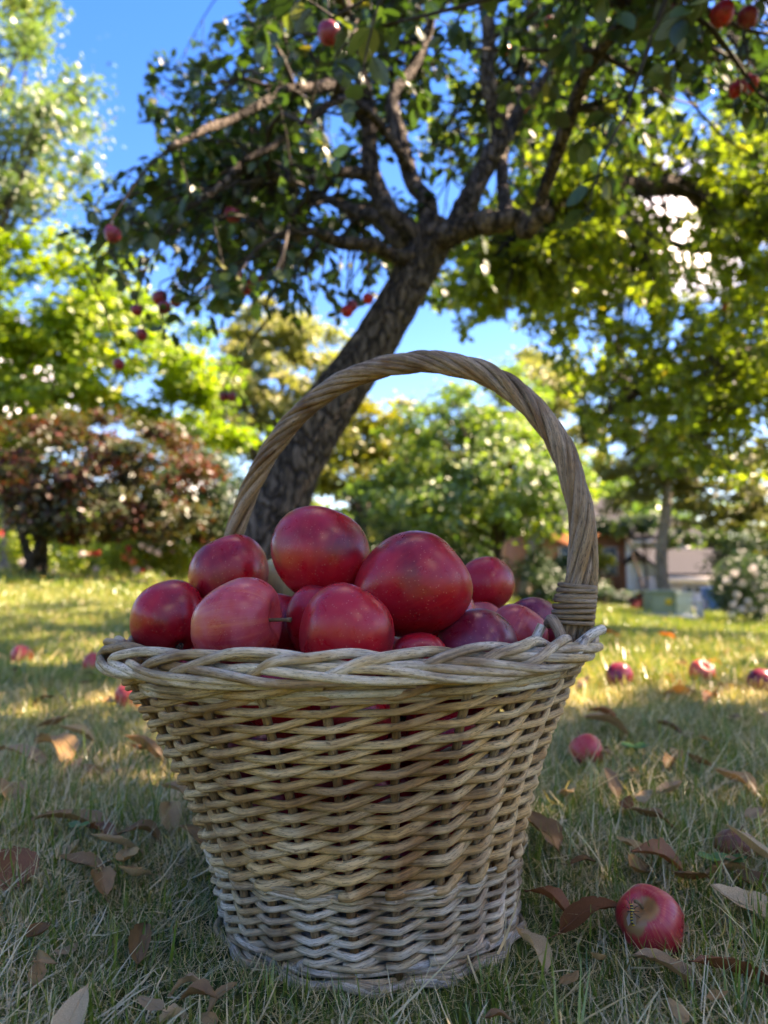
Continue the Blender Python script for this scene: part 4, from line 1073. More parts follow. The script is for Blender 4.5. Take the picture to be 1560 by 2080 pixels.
# ================================================================ the wicker basket
BC = np.array([-0.011, 0.637, 0.0])                        # centre of the base
ZR = 0.2195                                                 # height of the border
prof_z = np.array([0, .034, .071, .108, .146, .177, .205, .225]); prof_r = np.array([.1130, .1180, .1240, .1345, .1500, .165, .1800, .189])
def wall_r(z): return np.interp(z, prof_z, prof_r)
TILT = R(1.3)
def warp(P):
    """basket space -> basket object space: a slight lean to the left and towards the viewer, as an old basket has"""
    P = np.asarray(P, float).copy(); z = P[..., 2].copy()
    P[..., 0] += -0.072 * np.maximum(z, 0); P[..., 1] += -0.045 * np.maximum(z, 0)
    P[..., 2] = z + P[..., 0] * 0.022 * np.clip(z / .2, 0, 1)
    return P
basket = empty('wicker_basket', BC, 'weathered willow basket heaped with red apples, with a twisted arched handle', 'basket')
NS = 26
rb = np.random.default_rng(3)
phase = R(4)
def ang_of(s): return phase + 2 * np.pi * np.asarray(s) / NS
def cyl(a, r, z): return np.stack([np.cos(a) * r, np.sin(a) * r, np.broadcast_to(z, np.shape(a)) if np.ndim(z) == 0 else z], -1)
# angles grow anticlockwise seen from above; on the near side (angle 270 deg) that is left to right in the picture
stake_j = rb.normal(0, .05, NS + 1); stake_j[NS] = stake_j[0]
def jit(s):                                                # uneven spacing of the stakes
    s = np.asarray(s, float); k = np.mod(s, NS); i = np.floor(k).astype(int); f = k - i
    return s + stake_j[i] * (1 - f) + stake_j[i + 1] * f
for j in range(NS):
    z = np.linspace(0.002, ZR - .006, 14)
    P = cyl(np.full(14, ang_of(jit(j))) + rb.normal(0, .004, 14), wall_r(z), z)
    tube('stake', warp(P), np.linspace(.0036, .0030, 14) * rb.uniform(.9, 1.1), M['wicker_stake'], basket, 7)

def kink(s):
    """+1 in front of even stakes, -1 behind odd ones, with a firm bend at every stake"""
    c = np.cos(np.pi * s); tri = 2 / np.pi * np.arcsin(np.clip(c, -1, 1))
    return 0.82 * tri + 0.18 * c
def weaver(k, z0, rowh, rows, rad, amp, start=0.0, taper=.78, name='weaver', zmax=9, mat='wicker_warm'):
    n = int(rows * 2 * 8)
    u = np.linspace(start, rows * 2, n)
    s = k + u
    wob = np.interp(u, np.arange(0, rows * 2 + 2), rb.normal(0, .0007, rows * 2 + 2))
    z = z0 + rowh * u / 2 + wob - 0.0015 * kink(u)
    z = np.minimum(z, zmax - .0002 * (k % 5))
    r_ = wall_r(z) + amp * kink(u) + rb.normal(0, .0003)
    rr = rad * np.linspace(1.06, taper, n) * rb.uniform(.9, 1.1) * (1 + .05 * np.interp(u, np.arange(0, rows * 2 + 2), rb.normal(0, 1, rows * 2 + 2)))
    return tube(name, warp(cyl(ang_of(jit(s)), r_, z)), rr, M[mat], basket, 8)
ZU, ZL = 0.0665, 0.016
for k in range(NS):                                        # the wide upper band
    weaver(k, ZU, .0106, 14, .00325, .0060, start=-.22, zmax=.2100)
for k in range(NS):                                        # the closer lower band
    weaver(k, ZL, .0082, 7, .00255, .0052, start=-.3, zmax=.0605, mat='wicker_pale')
def wale(z0, dz, n_rods, rad, amp, name='waling_rod', period=3.0, turns=1.0):
    for k in range(n_rods):
        n = NS * 6
        u = np.linspace(0, NS * turns, n)
        z = z0 + dz * (k - (n_rods - 1) / 2) + .0012 * np.sin(2 * np.pi * u / period + k * 2.1) + rb.normal(0, .0002, n)
        r_ = wall_r(z) + amp * np.sin(2 * np.pi * (u + k) / period) + amp * .35
        tube(name, warp(cyl(ang_of(u + rb.uniform(0, 30)), r_, z)), rad * rb.uniform(.9, 1.1) * np.interp(u, [0, NS], [1.1, .85]), M['wicker_pale'], basket, 7)
wale(.0625, .0024, 3, .0016, .0046)
wale(.0085, .0046, 3, .0024, .0044)
wale(.2035, .0044, 3, .0023, .0052)
# foot ring and woven bottom
for k in range(3):
    a = np.linspace(0, 2 * np.pi, 90)
    tube('foot_rod', warp(cyl(a + k, .1215 + .003 * np.sin(a * 15 + k * 2.1), .0015 + .0012 * k + .0015 * np.cos(a * 15 + k * 2.1))), .0027, M['wicker'], basket, 7)
for k in range(8):
    a = R(k * 22.5); e = np.array([math.cos(a), math.sin(a), 0]) * .12
    tube('base_stick', np.stack([-e, e * 0, e]) + [0, 0, .010 + .0004 * k], .003, M['wicker'], basket, 6)
coil = np.linspace(0, 2 * np.pi * 18, 900)
tube('base_coil', cyl(coil, .012 + .106 * coil / coil[-1], .0095 + .003 * np.sin(coil * 4)), .0026, M['wicker'], basket, 6)

# rolled border: every rod hooks up over the edge, runs along the top and comes down outside
BORD_U = np.array([-.35, -.08, .16, .50, .95, 1.5, 2.05, 2.5, 3.0, 3.6, 4.4, 5.2, 5.9])
BORD_R = np.array([-.004, .0020, .0062, .0060, .0010, -.0050, -.0070, -.0010, .0060, .0088, .0086, .0050, -.001])
BORD_Z = 0.74 * np.array([-.012, -.0060, -.0010, .0068, .0112, .0104, .0048, .0016, .0005, -.0028, -.0080, -.0112, -.0122])
HANDLE_A = (math.atan2(-.092, .165), math.atan2(-.092, .165) + math.pi)
for j in range(NS):
    v = rb.normal(0, .0009, (len(BORD_U), 2)); sc_ = rb.uniform(.92, 1.1)
    ctrl = np.stack([BORD_U * sc_, BORD_R + v[:, 0], BORD_Z + v[:, 1]], -1)
    c = catmull(ctrl, 64)
    P = cyl(ang_of(j + c[:, 0] + rb.normal(0, .08)), .1885 + c[:, 1], ZR + c[:, 2])
    tube('border_rod', warp(P), .0030 * np.interp(np.linspace(0, 1, 64), [0, .1, .6, 1], [.86, 1.06, 1.05, .78]) * rb.uniform(.88, 1.12), M['wicker_pale'], basket, 9)

# arched handle: rods twisted like a rope
hp1 = np.array([.140, .550]); hp2 = np.array([-.196, .742])
hd = (hp2 - hp1) / np.linalg.norm(hp2 - hp1); hn = np.array([-hd[1], hd[0]])
def on_handle(px, py):
    u, v = (px - 780) / F_PX, (1040 - py) / F_PX
    d = np.array([u, CP - SP * v, SP + CP * v]); o = np.array([0, 0, CAM_H])
    t = (hn @ (hp1 - o[:2])) / (hn @ d[:2]); return o + d * t
hpx = [(1150, 1330), (1158, 1290), (1164, 1245), (1172, 1195), (1180, 1130), (1181, 1055), (1167, 985), (1143, 915), (1108, 858), (1062, 808), (1005, 768), (940, 744), (868, 735), (795, 742), (725, 762), (660, 798), (600, 850), (550, 915), (512, 985), (485, 1055), (464, 1120), (446, 1180), (430, 1240), (418, 1290)]
hc = catmull(np.array([on_handle(*p) for p in hpx]) - BC, 260)
hc = np.vstack([hc[:1] + np.array([[-.026, .015, -.045]]), hc[:1] + np.array([[-.012, .007, -.022]]), hc, hc[-1:] + np.array([[.010, -.005, -.022]]), hc[-1:] + np.array([[.022, -.012, -.045]])])
hc = catmull(hc[::3], 300)
hl = np.concatenate([[0], np.cumsum(np.linalg.norm(np.diff(hc, axis=0), axis=1))]); HL = hl[-1]
hT = unit(np.gradient(hc, axis=0)); hB = np.array([hn[0], hn[1], 0.0]); hN = unit(np.cross(hT, hB)); hB2 = np.cross(hN, hT)
env = np.minimum(np.clip((hl - .05) / .13, 0, 1), np.clip((HL - .05 - hl) / .13, 0, 1)); env = env * env * (3 - 2 * env)
tw = np.concatenate([[0], np.cumsum(np.diff(hl) * (0.12 + 0.88 * env[1:]))]) * (2 * math.pi / .155)
NR = 9
handle = empty('handle', (0, 0, 0)); handle.parent = basket
# the core that the rods wrap
tube('core_rod', hc, .0050 * (0.55 + .45 * env), M['wicker_handle'], handle, 9)
for k in range(NR):
    a0 = 2 * math.pi * k / NR + rb.normal(0, .08)
    a = a0 - tw + .15 * np.interp(hl, np.linspace(0, HL, 12), rb.normal(0, 1, 12))
    rad = .0064 * (1 + .05 * np.interp(hl, np.linspace(0, HL, 14), rb.normal(0, 1, 14)))
    # near the ends the rods lie side by side in a flat band, and below the binding they fan out into the weave
    low = np.clip(1 - np.minimum(hl, HL - hl) / .075, 0, 1)
    ex = (1 + .75 * low) ; ey = 1 - .45 * low
    P = hc + hN * (np.cos(a) * rad * ex)[:, None] + hB2 * (np.sin(a) * rad * ey)[:, None]
    tube('handle_rod', P, .0031 * rb.uniform(.86, 1.14) * (1 - .15 * low), M['wicker_handle'], handle, 8, wob=.012)
# one loose rod along the outer edge of the near leg
sel = np.where((hl > .03) & (hl < .17))[0]
loose = hc[sel] - hN[sel] * (.0050 + .0075 * np.sin(np.linspace(.4, np.pi, len(sel))) * np.linspace(1.2, .6, len(sel)))[:, None] * (1 if (hc[sel[0]] - hN[sel[0]] * .01)[0] > hc[sel[0]][0] else -1) - hB2[sel] * .002
tube('handle_rod', loose, .0037, M['wicker_handle'], handle, 8)
def binding(l0, l1, n, grow):
    for k in range(n):
        l = l0 + (l1 - l0) * (k + rb.normal(0, .10)) / (n - 1); i = int(np.argmin(np.abs(hl - l)))
        ph = np.linspace(0, 2 * math.pi, 40)
        e = grow * (1 - .16 * k / n)
        tiltv = hT[i] * .0028
        P = hc[i] + np.cos(ph)[:, None] * hN[i] * (.0150 * e) + np.sin(ph)[:, None] * hB2[i] * (.0102 * e) + np.cos(ph)[:, None] * tiltv * rb.uniform(.3, 1.2)
        tube('binding_rod', P, .0021 * rb.uniform(.85, 1.1), M['wicker_handle'], handle, 7)
L_at = lambda py: hl[np.argmin(np.abs(pix(hc + BC)[1] - py) + np.where(hl > HL / 2, 1e4, 0))]
binding(L_at(1262), L_at(1190), 8, 1.0)
binding(HL - .050, HL - .075, 7, 1.0)
# loop and tail of the binding rods over the border at the near leg
ib = int(np.argmin(np.abs(hl - L_at(1268)))); pb = hc[ib]
fr = np.array([-.35, -.94, 0]); sd = np.array([.94, -.35, 0])
tube('binding_rod', catmull(np.array([pb - sd * .016 + fr * .004, pb - sd * .012 + fr * .013 + [0, 0, .003], pb - sd * .006 + fr * .016 - [0, 0, .008], pb - sd * .004 + fr * .017 - [0, 0, .024], pb - sd * .006 + fr * .012 - [0, 0, .038]]), 24), .0042, M['wicker_handle'], handle, 9)
tube('binding_rod', catmull(np.array([pb - sd * .020 + fr * .010 - [0, 0, .001], pb - sd * .026 + fr * .014 - [0, 0, .014], pb - sd * .033 + fr * .017 - [0, 0, .028], pb - sd * .037 + fr * .013 - [0, 0, .036]]), 20), .0036, M['wicker'], handle, 9)
tube('binding_rod', catmull(np.array([pb - sd * .004 + fr * .013 - [0, 0, .022], pb + sd * .006 + fr * .015 - [0, 0, .014], pb + sd * .016 + fr * .008 - [0, 0, .006], pb + sd * .021 - fr * .006 - [0, 0, .004]]), 20), .0036, M['wicker'], handle, 9)

# ================================================================ apples
def apple_mesh(seed, taper=0.10, squash=0.90, lob=0.02, top=0.36, bot=0.17, dents=()):
    rng = np.random.default_rng(seed); nu, nv = 40, 26
    th = np.linspace(0, np.pi, nv); ph = np.linspace(0, 2 * np.pi, nu, endpoint=False)
    TH, PH = np.meshgrid(th, ph, indexing='ij')
    r = np.sin(TH) * (1 + taper * np.cos(TH))
    wob = 1 + lob * 1.6 * np.cos(5 * PH + rng.uniform(0, 6)) * np.where(np.cos(TH) < 0, 1, .5) + .05 * np.cos(PH + rng.uniform(0, 6)) + .02 * np.cos(2 * PH + rng.uniform(0, 6)) * np.sin(TH)
    z = squash * np.cos(TH) - top * np.exp(-(r / .36) ** 2) * (np.cos(TH) > 0) + bot * np.exp(-(r / .24) ** 2) * (np.cos(TH) < 0)
    z = z + .09 * np.cos(PH + rng.uniform(0, 6)) * np.sin(TH)
    V = np.stack([np.cos(PH) * r * wob, np.sin(PH) * r * wob, z], -1)
    for (d, dep, wd) in dents:
        d = unit(np.array(d, float)); k = np.exp(-np.sum((unit(V) - d) ** 2, -1) / wd ** 2); V = V * (1 - dep * k)[..., None]
    V = V / np.abs(V[..., :2]).max()
    Vt = np.vstack([V[0].mean(0), V[1:-1].reshape(-1, 3), V[-1].mean(0)])
    n = nv - 2
    i = 1 + (np.arange(n - 1)[:, None] * nu + np.arange(nu)[None]).ravel(); j = 1 + (np.arange(n - 1)[:, None] * nu + (np.arange(nu) + 1)[None] % nu).ravel()
    Q = np.stack([i, i + nu, j + nu, j], -1)
    a = np.arange(nu); b = (a + 1) % nu; last = len(Vt) - 1; e = 1 + (n - 1) * nu
    T = np.vstack([np.stack([np.zeros(nu, int), 1 + a, 1 + b], -1), np.stack([np.full(nu, last), e + b, e + a], -1)])
    return Vt, Q, T, float(V[0, 0, 2]), float(V[-1, 0, 2])

APPLE_BODIES = {}
def make_apple(name, c, rad, axis, matname, label, group, seed, cat='apple', stem=True, **kw):
    """axis: where the stem end points"""
    root = empty(name, c, label, cat, group)
    q = Vector(axis).normalized().to_track_quat('Z', 'Y') @ Quaternion((0, 0, 1), seed * 1.7)
    root.rotation_mode = 'QUATERNION'; root.rotation_quaternion = q
    kw['squash'] = kw.get('squash', .90) + .14; rad = rad * 1.04
    V, Q, T, zt, zb = apple_mesh(seed, **kw)
    link('body', mesh_raw('apple_body', V * rad, [Q, T]), M[matname], root)
    if stem:
        b = random.uniform(-.15, .15)
        P = catmull(np.array([[0, 0, zt - .08], [.02, 0, zt + .12], [.05 + b * .3, b * .5, zt + .34], [.10 + b, b, zt + .52]]) * rad, 8)
        tube('stem', P, np.array([.055, .048, .042, .04, .04, .043, .05, .058]) * rad, M['stem'], root, 6)
    cal = []
    for k in range(5):
        a = k * 1.2566 + .2
        P = catmull(np.array([[math.cos(a) * .03, math.sin(a) * .03, zb + .03], [math.cos(a) * .07, math.sin(a) * .07, zb - .06], [math.cos(a) * .02, math.sin(a) * .02, zb - .14]]) * rad, 5)
        cal.append(tube_data(P, np.array([.03, .035, .03, .02, .008]) * rad, 5))
    Vc, Qc, Tc, Uc = merge(cal)
    link('calyx', mesh_raw('calyx', Vc, [Qc, Tc]), M['calyx'], root)
    return root

GB = 'apples heaped in the basket'
heap = [  # px, py, depth, radius, stem axis, material, label, seed, shape
    (462, 1170, .665, .0362, (-.35, .1, .9), 'apple', 'dark red apple with black specks beside the left handle leg', 1, dict(taper=.05)),
    (343, 1262, .625, .0335, (-.5, .55, .7), 'apple', 'leftmost apple in the basket, resting against the rim', 2, dict(taper=.08, squash=.84)),
    (482, 1266, .530, .0335, (.95, -.15, .12), 'apple_warm', 'rosy front left apple with its stem pointing right', 3, dict(taper=.14, squash=.88)),
    (647, 1124, .600, .0402, (.15, .35, .95), 'apple', 'topmost dark red apple crowning the heap', 4, dict(taper=.06, squash=.86)),
    (652, 1264, .565, .0295, (.2, .2, .9), 'apple', 'speckled red apple under the topmost one, half behind its neighbour', 5, dict(taper=.08)),
    (704, 1293, .500, .0335, (.45, .25, .85), 'apple', 'speckled deep red apple at the front middle of the rim', 6, dict(taper=.10, top=.30)),
    (836, 1192, .560, .0412, (.82, .1, .50), 'apple', 'largest apple, conical, purple red, right of the topmost one', 7, dict(taper=.16, squash=.98, bot=.10)),
    (988, 1190, .740, .0272, (.1, .6, .8), 'apple', 'small round red apple at the back right of the heap', 8, dict(taper=.05)),
    (968, 1290, .690, .0320, (-.2, .3, .9), 'apple_warm', 'orange tinged apple tucked behind the purple one', 9, dict(taper=.08)),
    (962, 1322, .575, .0320, (.1, .5, .85), 'apple_purple', 'dusky purple apple at the front right of the rim', 10, dict(taper=.06)),
    (1050, 1288, .612, .0242, (.5, .3, .8), 'apple_warm', 'small bright streaky apple near the right handle leg', 11, dict(taper=.06)),
    (1083, 1272, .665, .0250, (-.2, .4, .85), 'apple_purple', 'dark plum coloured apple beside the handle binding', 12, dict(taper=.05)),
    (850, 1352, .540, .0242, (.1, -.85, .35), 'apple', 'low apple with a short stem facing out under the largest one', 13, dict(taper=.08)),
    (577, 1277, .600, .0280, (.3, .3, .9), 'apple', 'dark shaded apple in the gap below the topmost one', 14, dict(taper=.08)),
    (583, 1192, .720, .0300, (.1, .5, .85), 'apple_green', 'yellowish green apple peeping out left of the topmost one', 15, dict(taper=.06)),
    (900, 1250, .660, .0320, (.1, .5, .85), 'apple', 'apple behind the largest one, nearly hidden', 16, dict()),
    (745, 1225, .690, .0340, (.1, .3, .85), 'apple', 'apple at the back between the two tallest, nearly hidden', 17, dict()),
]
placed = []
for (px, py, D, rad, ax, mt, lb, sd_, kw) in heap:
    c = at(px, py, D); placed.append((c, rad)); make_apple('apple', c, rad, ax, mt, lb, GB, sd_, stem=sd_ in (3, 13), **kw)
# apples deeper in the basket, glimpsed between the rods below the rim
rf = np.random.default_rng(4)
fill = []
for tries in range(20000):
    if len(fill) >= 34: break
    rad = rf.uniform(.025, .033); a = rf.uniform(0, 2 * np.pi); z = rf.uniform(.045, .20)
    rmax = wall_r(z - .01) - rad - .020; rr = rmax * math.sqrt(rf.uniform(.1, 1))
    c = BC + warp(np.array([math.cos(a) * rr, math.sin(a) * rr, z]))
    if all(np.linalg.norm(c - c2) > (rad + r2) * .93 for c2, r2 in placed + fill): fill.append((c, rad))
for i, (c, rad) in enumerate(fill):
    make_apple('apple', c, rad, tuple(rf.normal(size=3)), 'apple' if i % 3 else 'apple_warm', 'red apple deep in the basket, glimpsed only through the weave', 'apples inside the basket', 40 + i, stem=False)

def gp(px, py, h=0.0):
    """point of the lawn (raised by h) seen at a photo pixel"""
    D = 1.0
    for _ in range(30):
        p = at(px, py, D); g = float(ground_z(p[0], p[1])) + h
        s = (p[2] - CAM_H) / p[1]
        if s >= -1e-3: return at(px, py, 8.0)
        D = 0.5 * D + 0.5 * (g - CAM_H) / s
    return at(px, py, D)

M['apple_foreground'] = apple_mat('apple_windfall', (0.36, 0.010, 0.020), (0.17, 0.005, 0.013), (0.52, 0.15, 0.07), (0.40, 0.06, 0.075), .7, .35,
    patch=[(.000, .004, .024, .0125, (0.30, 0.14, 0.05), .7), (-.003, -.019, .016, .0088, (0.68, 0.46, 0.16), .25), (.013, .006, .021, .011, (0.24, 0.125, 0.05), .6)])
GL = 'windfall apples on the lawn'
def lawn_apple(px, py, rad, ax, mt, lb, seed, **kw):
    rad = rad * (1 if seed in (21, 29) else .94); p = gp(px, py, rad * .92 if seed in (21, 29) else rad * .95 + .003); return make_apple('fallen_apple', p, rad, ax, mt, lb, GL, seed, **kw)
fa = lawn_apple(1318, 1872, .0248, (-.42, -.45, .80), 'apple_foreground', 'windfall apple with a russet top and yellow gash at lower right', 21, taper=.04, squash=.92, lob=.03, top=.42, dents=(((.1, -.9, .45), .16, .30), ((.8, -.2, .1), .06, .18)))
lawn_apple(42, 1334, .036, (.2, .5, .8), 'apple_lawn', 'windfall apple farthest left on the lawn', 22)
lawn_apple(190, 1350, .036, (.5, .3, .8), 'apple_lawn', 'windfall apple just left of the basket rim', 23)
lawn_apple(262, 1416, .030, (-.5, .3, .8), 'apple_lawn', 'windfall apple half hidden below the left of the rim', 24)
lawn_apple(1258, 1374, .036, (.2, .5, .5), 'apple_purple', 'dark windfall apple in the grass right of the handle binding', 25)
lawn_apple(1424, 1368, .036, (.2, -.5, .7), 'apple_lawn', 'windfall apple in the sunny grass at far right', 26)
lawn_apple(1549, 1388, .034, (.2, .5, .8), 'apple_purple', 'windfall apple cut off by the right edge', 27)
lawn_apple(1192, 1526, .027, (-.3, .5, .8), 'apple_lawn', 'bright red half eaten windfall apple right of the basket', 28, dents=(((.8, -.5, .5), .3, .45),))
lawn_apple(1494, 1726, .019, (.3, .2, .8), 'apple_rotten', 'small brown rotten apple among leaves at right', 29)
lawn_apple(1075, 1290, .034, (.3, .2, .8), 'apple_lawn', 'windfall apple behind the basket by the handle', 30)

# the wasp that feeds on the gash
M['wasp'] = None
m, nt, out = new_mat('wasp_stripes')
tc = nd(nt, 'ShaderNodeTexCoord'); sx_ = nd(nt, 'ShaderNodeSeparateXYZ'); nt.links.new(tc.outputs['Object'], sx_.inputs[0])
sn = math_n(nt, 'SINE', math_n(nt, 'MULTIPLY', sx_.outputs['Y'], 3300.0))
bsdf(nt, out, ramp(nt, sn, [(0.45, (0.015, 0.012, 0.01)), (0.55, (0.62, 0.40, 0.03))]), 0.35, 0.5); M['wasp'] = m
M['wasp_dark'] = plain('wasp_black', (0.02, 0.016, 0.012), 0.4, 300, 0.2)
M['wasp_wing'] = leaf_mat('wasp_wing', [(0.0, (0.20, 0.13, 0.06)), (1.0, (0.22, 0.15, 0.07))], 0.5, 0.15, True)
wq = fa.rotation_quaternion
hit = np.array(fa.location) + (np.array(at(1288, 1862, .60)) - np.array(fa.location)) * 0.0
ray_o = np.array([0, 0, CAM_H]); ray_d = unit(at(1287, 1858, .6) - ray_o)
oc = ray_o - np.array(fa.location); bq = ray_d.dot(oc); dq = bq * bq - (oc.dot(oc) - .0240 ** 2)
hit = ray_o + ray_d * (-bq - math.sqrt(max(dq, 0)))
wn_ = unit(hit - np.array(fa.location))
wasp = empty('wasp', hit + wn_ * .0016, 'small yellow and black wasp feeding on the gash of the windfall apple', 'wasp')
zf = Vector(wn_); yf = Vector((-.2, .25, 1.0)); xf = yf.cross(zf).normalized(); yf = zf.cross(xf)
wasp.rotation_mode = 'QUATERNION'; wasp.rotation_quaternion = Matrix((xf, yf, zf)).transposed().to_quaternion()
wy = np.array([-.0078, -.0070, -.0055, -.0035, -.0015, -.0004, .0002, .0012, .0026, .0038, .0042, .0046, .0056, .0066, .0070]); wr = np.array([.0002, .0008, .0016, .0020, .0016, .0006, .0005, .0014, .0017, .0012, .0006, .0009, .0013, .0008, .0002])
tube('body', np.stack([wy * 0, wy, .0004 + 0 * wy], -1), wr, M['wasp'], wasp, 10)
for s in (-1, 1):
    V = np.array([[s * .001, .0015, .0019], [s * .0038, -.0030, .0026], [s * .0030, -.0082, .0028], [s * .0010, -.0060, .0026]])
    link('wing', mesh_raw('wing', V, [np.array([[0, 1, 2, 3]])], smooth_shade=False), M['wasp_wing'], wasp)
    tube('antenna', np.array([[s * .0004, .0062, .001], [s * .0016, .0085, .0022], [s * .0030, .0105, .0012]]), .00022, M['wasp_dark'], wasp, 4)
    for yy in (.003, .0018, .0006):
        tube('leg', np.array([[s * .001, yy, 0], [s * .0032, yy + (yy - .0018) * 1.2, .0006], [s * .0046, yy + (yy - .0018) * 2.2, -.0016]]), .00026, M['wasp_dark'], wasp, 4)

# ---------------------------------------------------------------- fallen leaves
def fallen_mesh(seed, curl=0.5, bow=0.3, width=0.55, crumple=0.05, fold=0.2):
    """a dry leaf one unit long along y, with toothed edge, raised midrib and a stalk"""
    rng = np.random.default_rng(seed); nt_, ns = 15, 8
    t = np.linspace(0, 1, nt_); s = np.linspace(-1, 1, ns + 1)
    w = width / 2 * np.sin(np.pi * t ** .82) ** .75 * (1 + .05 * rng.normal(size=nt_)) + .003
    w[1:-1:2] *= .955
    Tm, Sm = np.meshgrid(t, s, indexing='ij')
    X = Sm * w[:, None]; a = curl * Sm * (.5 + .8 * Tm)
    x = np.where(np.abs(a) > 1e-4, np.sin(a) / np.where(np.abs(a) > 1e-4, a, 1), 1) * X
    z = np.abs(X) * np.abs(np.sin(a)) * np.sign(curl) + fold * np.abs(X)
    z = z + bow * (np.sin(Tm * np.pi * (.8 + .4 * rng.random())) - .5) * .5
    z = z + crumple * (np.sin(Tm * 9 + rng.uniform(0, 6) + Sm * 3) * np.sin(Sm * 4 + rng.uniform(0, 6)) + rng.normal(0, .25, Tm.shape))
    tip = rng.uniform(-.5, .8); z = z + tip * np.maximum(Tm - .6, 0) ** 1.5
    y = Tm - .5 + .04 * np.sin(Sm * 3 + rng.uniform(0, 6))
    side = rng.normal(0, .12); x = x + side * (Tm - .5) ** 2 * 2
    V = np.stack([x, y, z], -1); nn = ns + 1
    i = (np.arange(nt_ - 1)[:, None] * nn + np.arange(ns)[None]).ravel()
    Q = np.stack([i, i + 1, i + nn + 1, i + nn], -1)
    mid = V[:, ns // 2]
    rib = tube_data(np.vstack([mid[0] + [.02, -.28, .05], mid[0] + [.0, -.12, .01], mid[::2] + [0, 0, .004]]), np.concatenate([[.011, .009], np.linspace(.011, .003, len(mid[::2]))]), 5)
    V = V.reshape(-1, 3); n0 = len(V)
    return mesh_raw('fallen_leaf', np.vstack([V, rib[0]]), [np.vstack([Q, rib[1] + n0]), rib[2] + n0])

LEAF_MESH = {}
def leaf_variant(mt, k):
    key = (mt, k)
    if key not in LEAF_MESH:
        r_ = np.random.default_rng(500 + k)
        me = fallen_mesh(700 + k, curl=r_.uniform(-.5, .9), bow=r_.uniform(-.2, .4), width=r_.uniform(.42, .66), crumple=r_.uniform(.01, .05), fold=r_.uniform(0, .35))
        me.materials.append(M[mt]); LEAF_MESH[key] = me
    return LEAF_MESH[key]
def drop_leaf(p, L, rot, mt, k, label, group=None, mesh=None):
    o = bpy.data.objects.new('fallen_leaf', mesh or leaf_variant(mt, k)); COL.objects.link(o)
    L *= .80; o.location = (p[0], p[1], p[2] - .001); o.rotation_euler = (rot[0] * .62, rot[1] * .62, rot[2]); o.scale = (L, L, L)
    return tag(o, label, 'leaf', group)

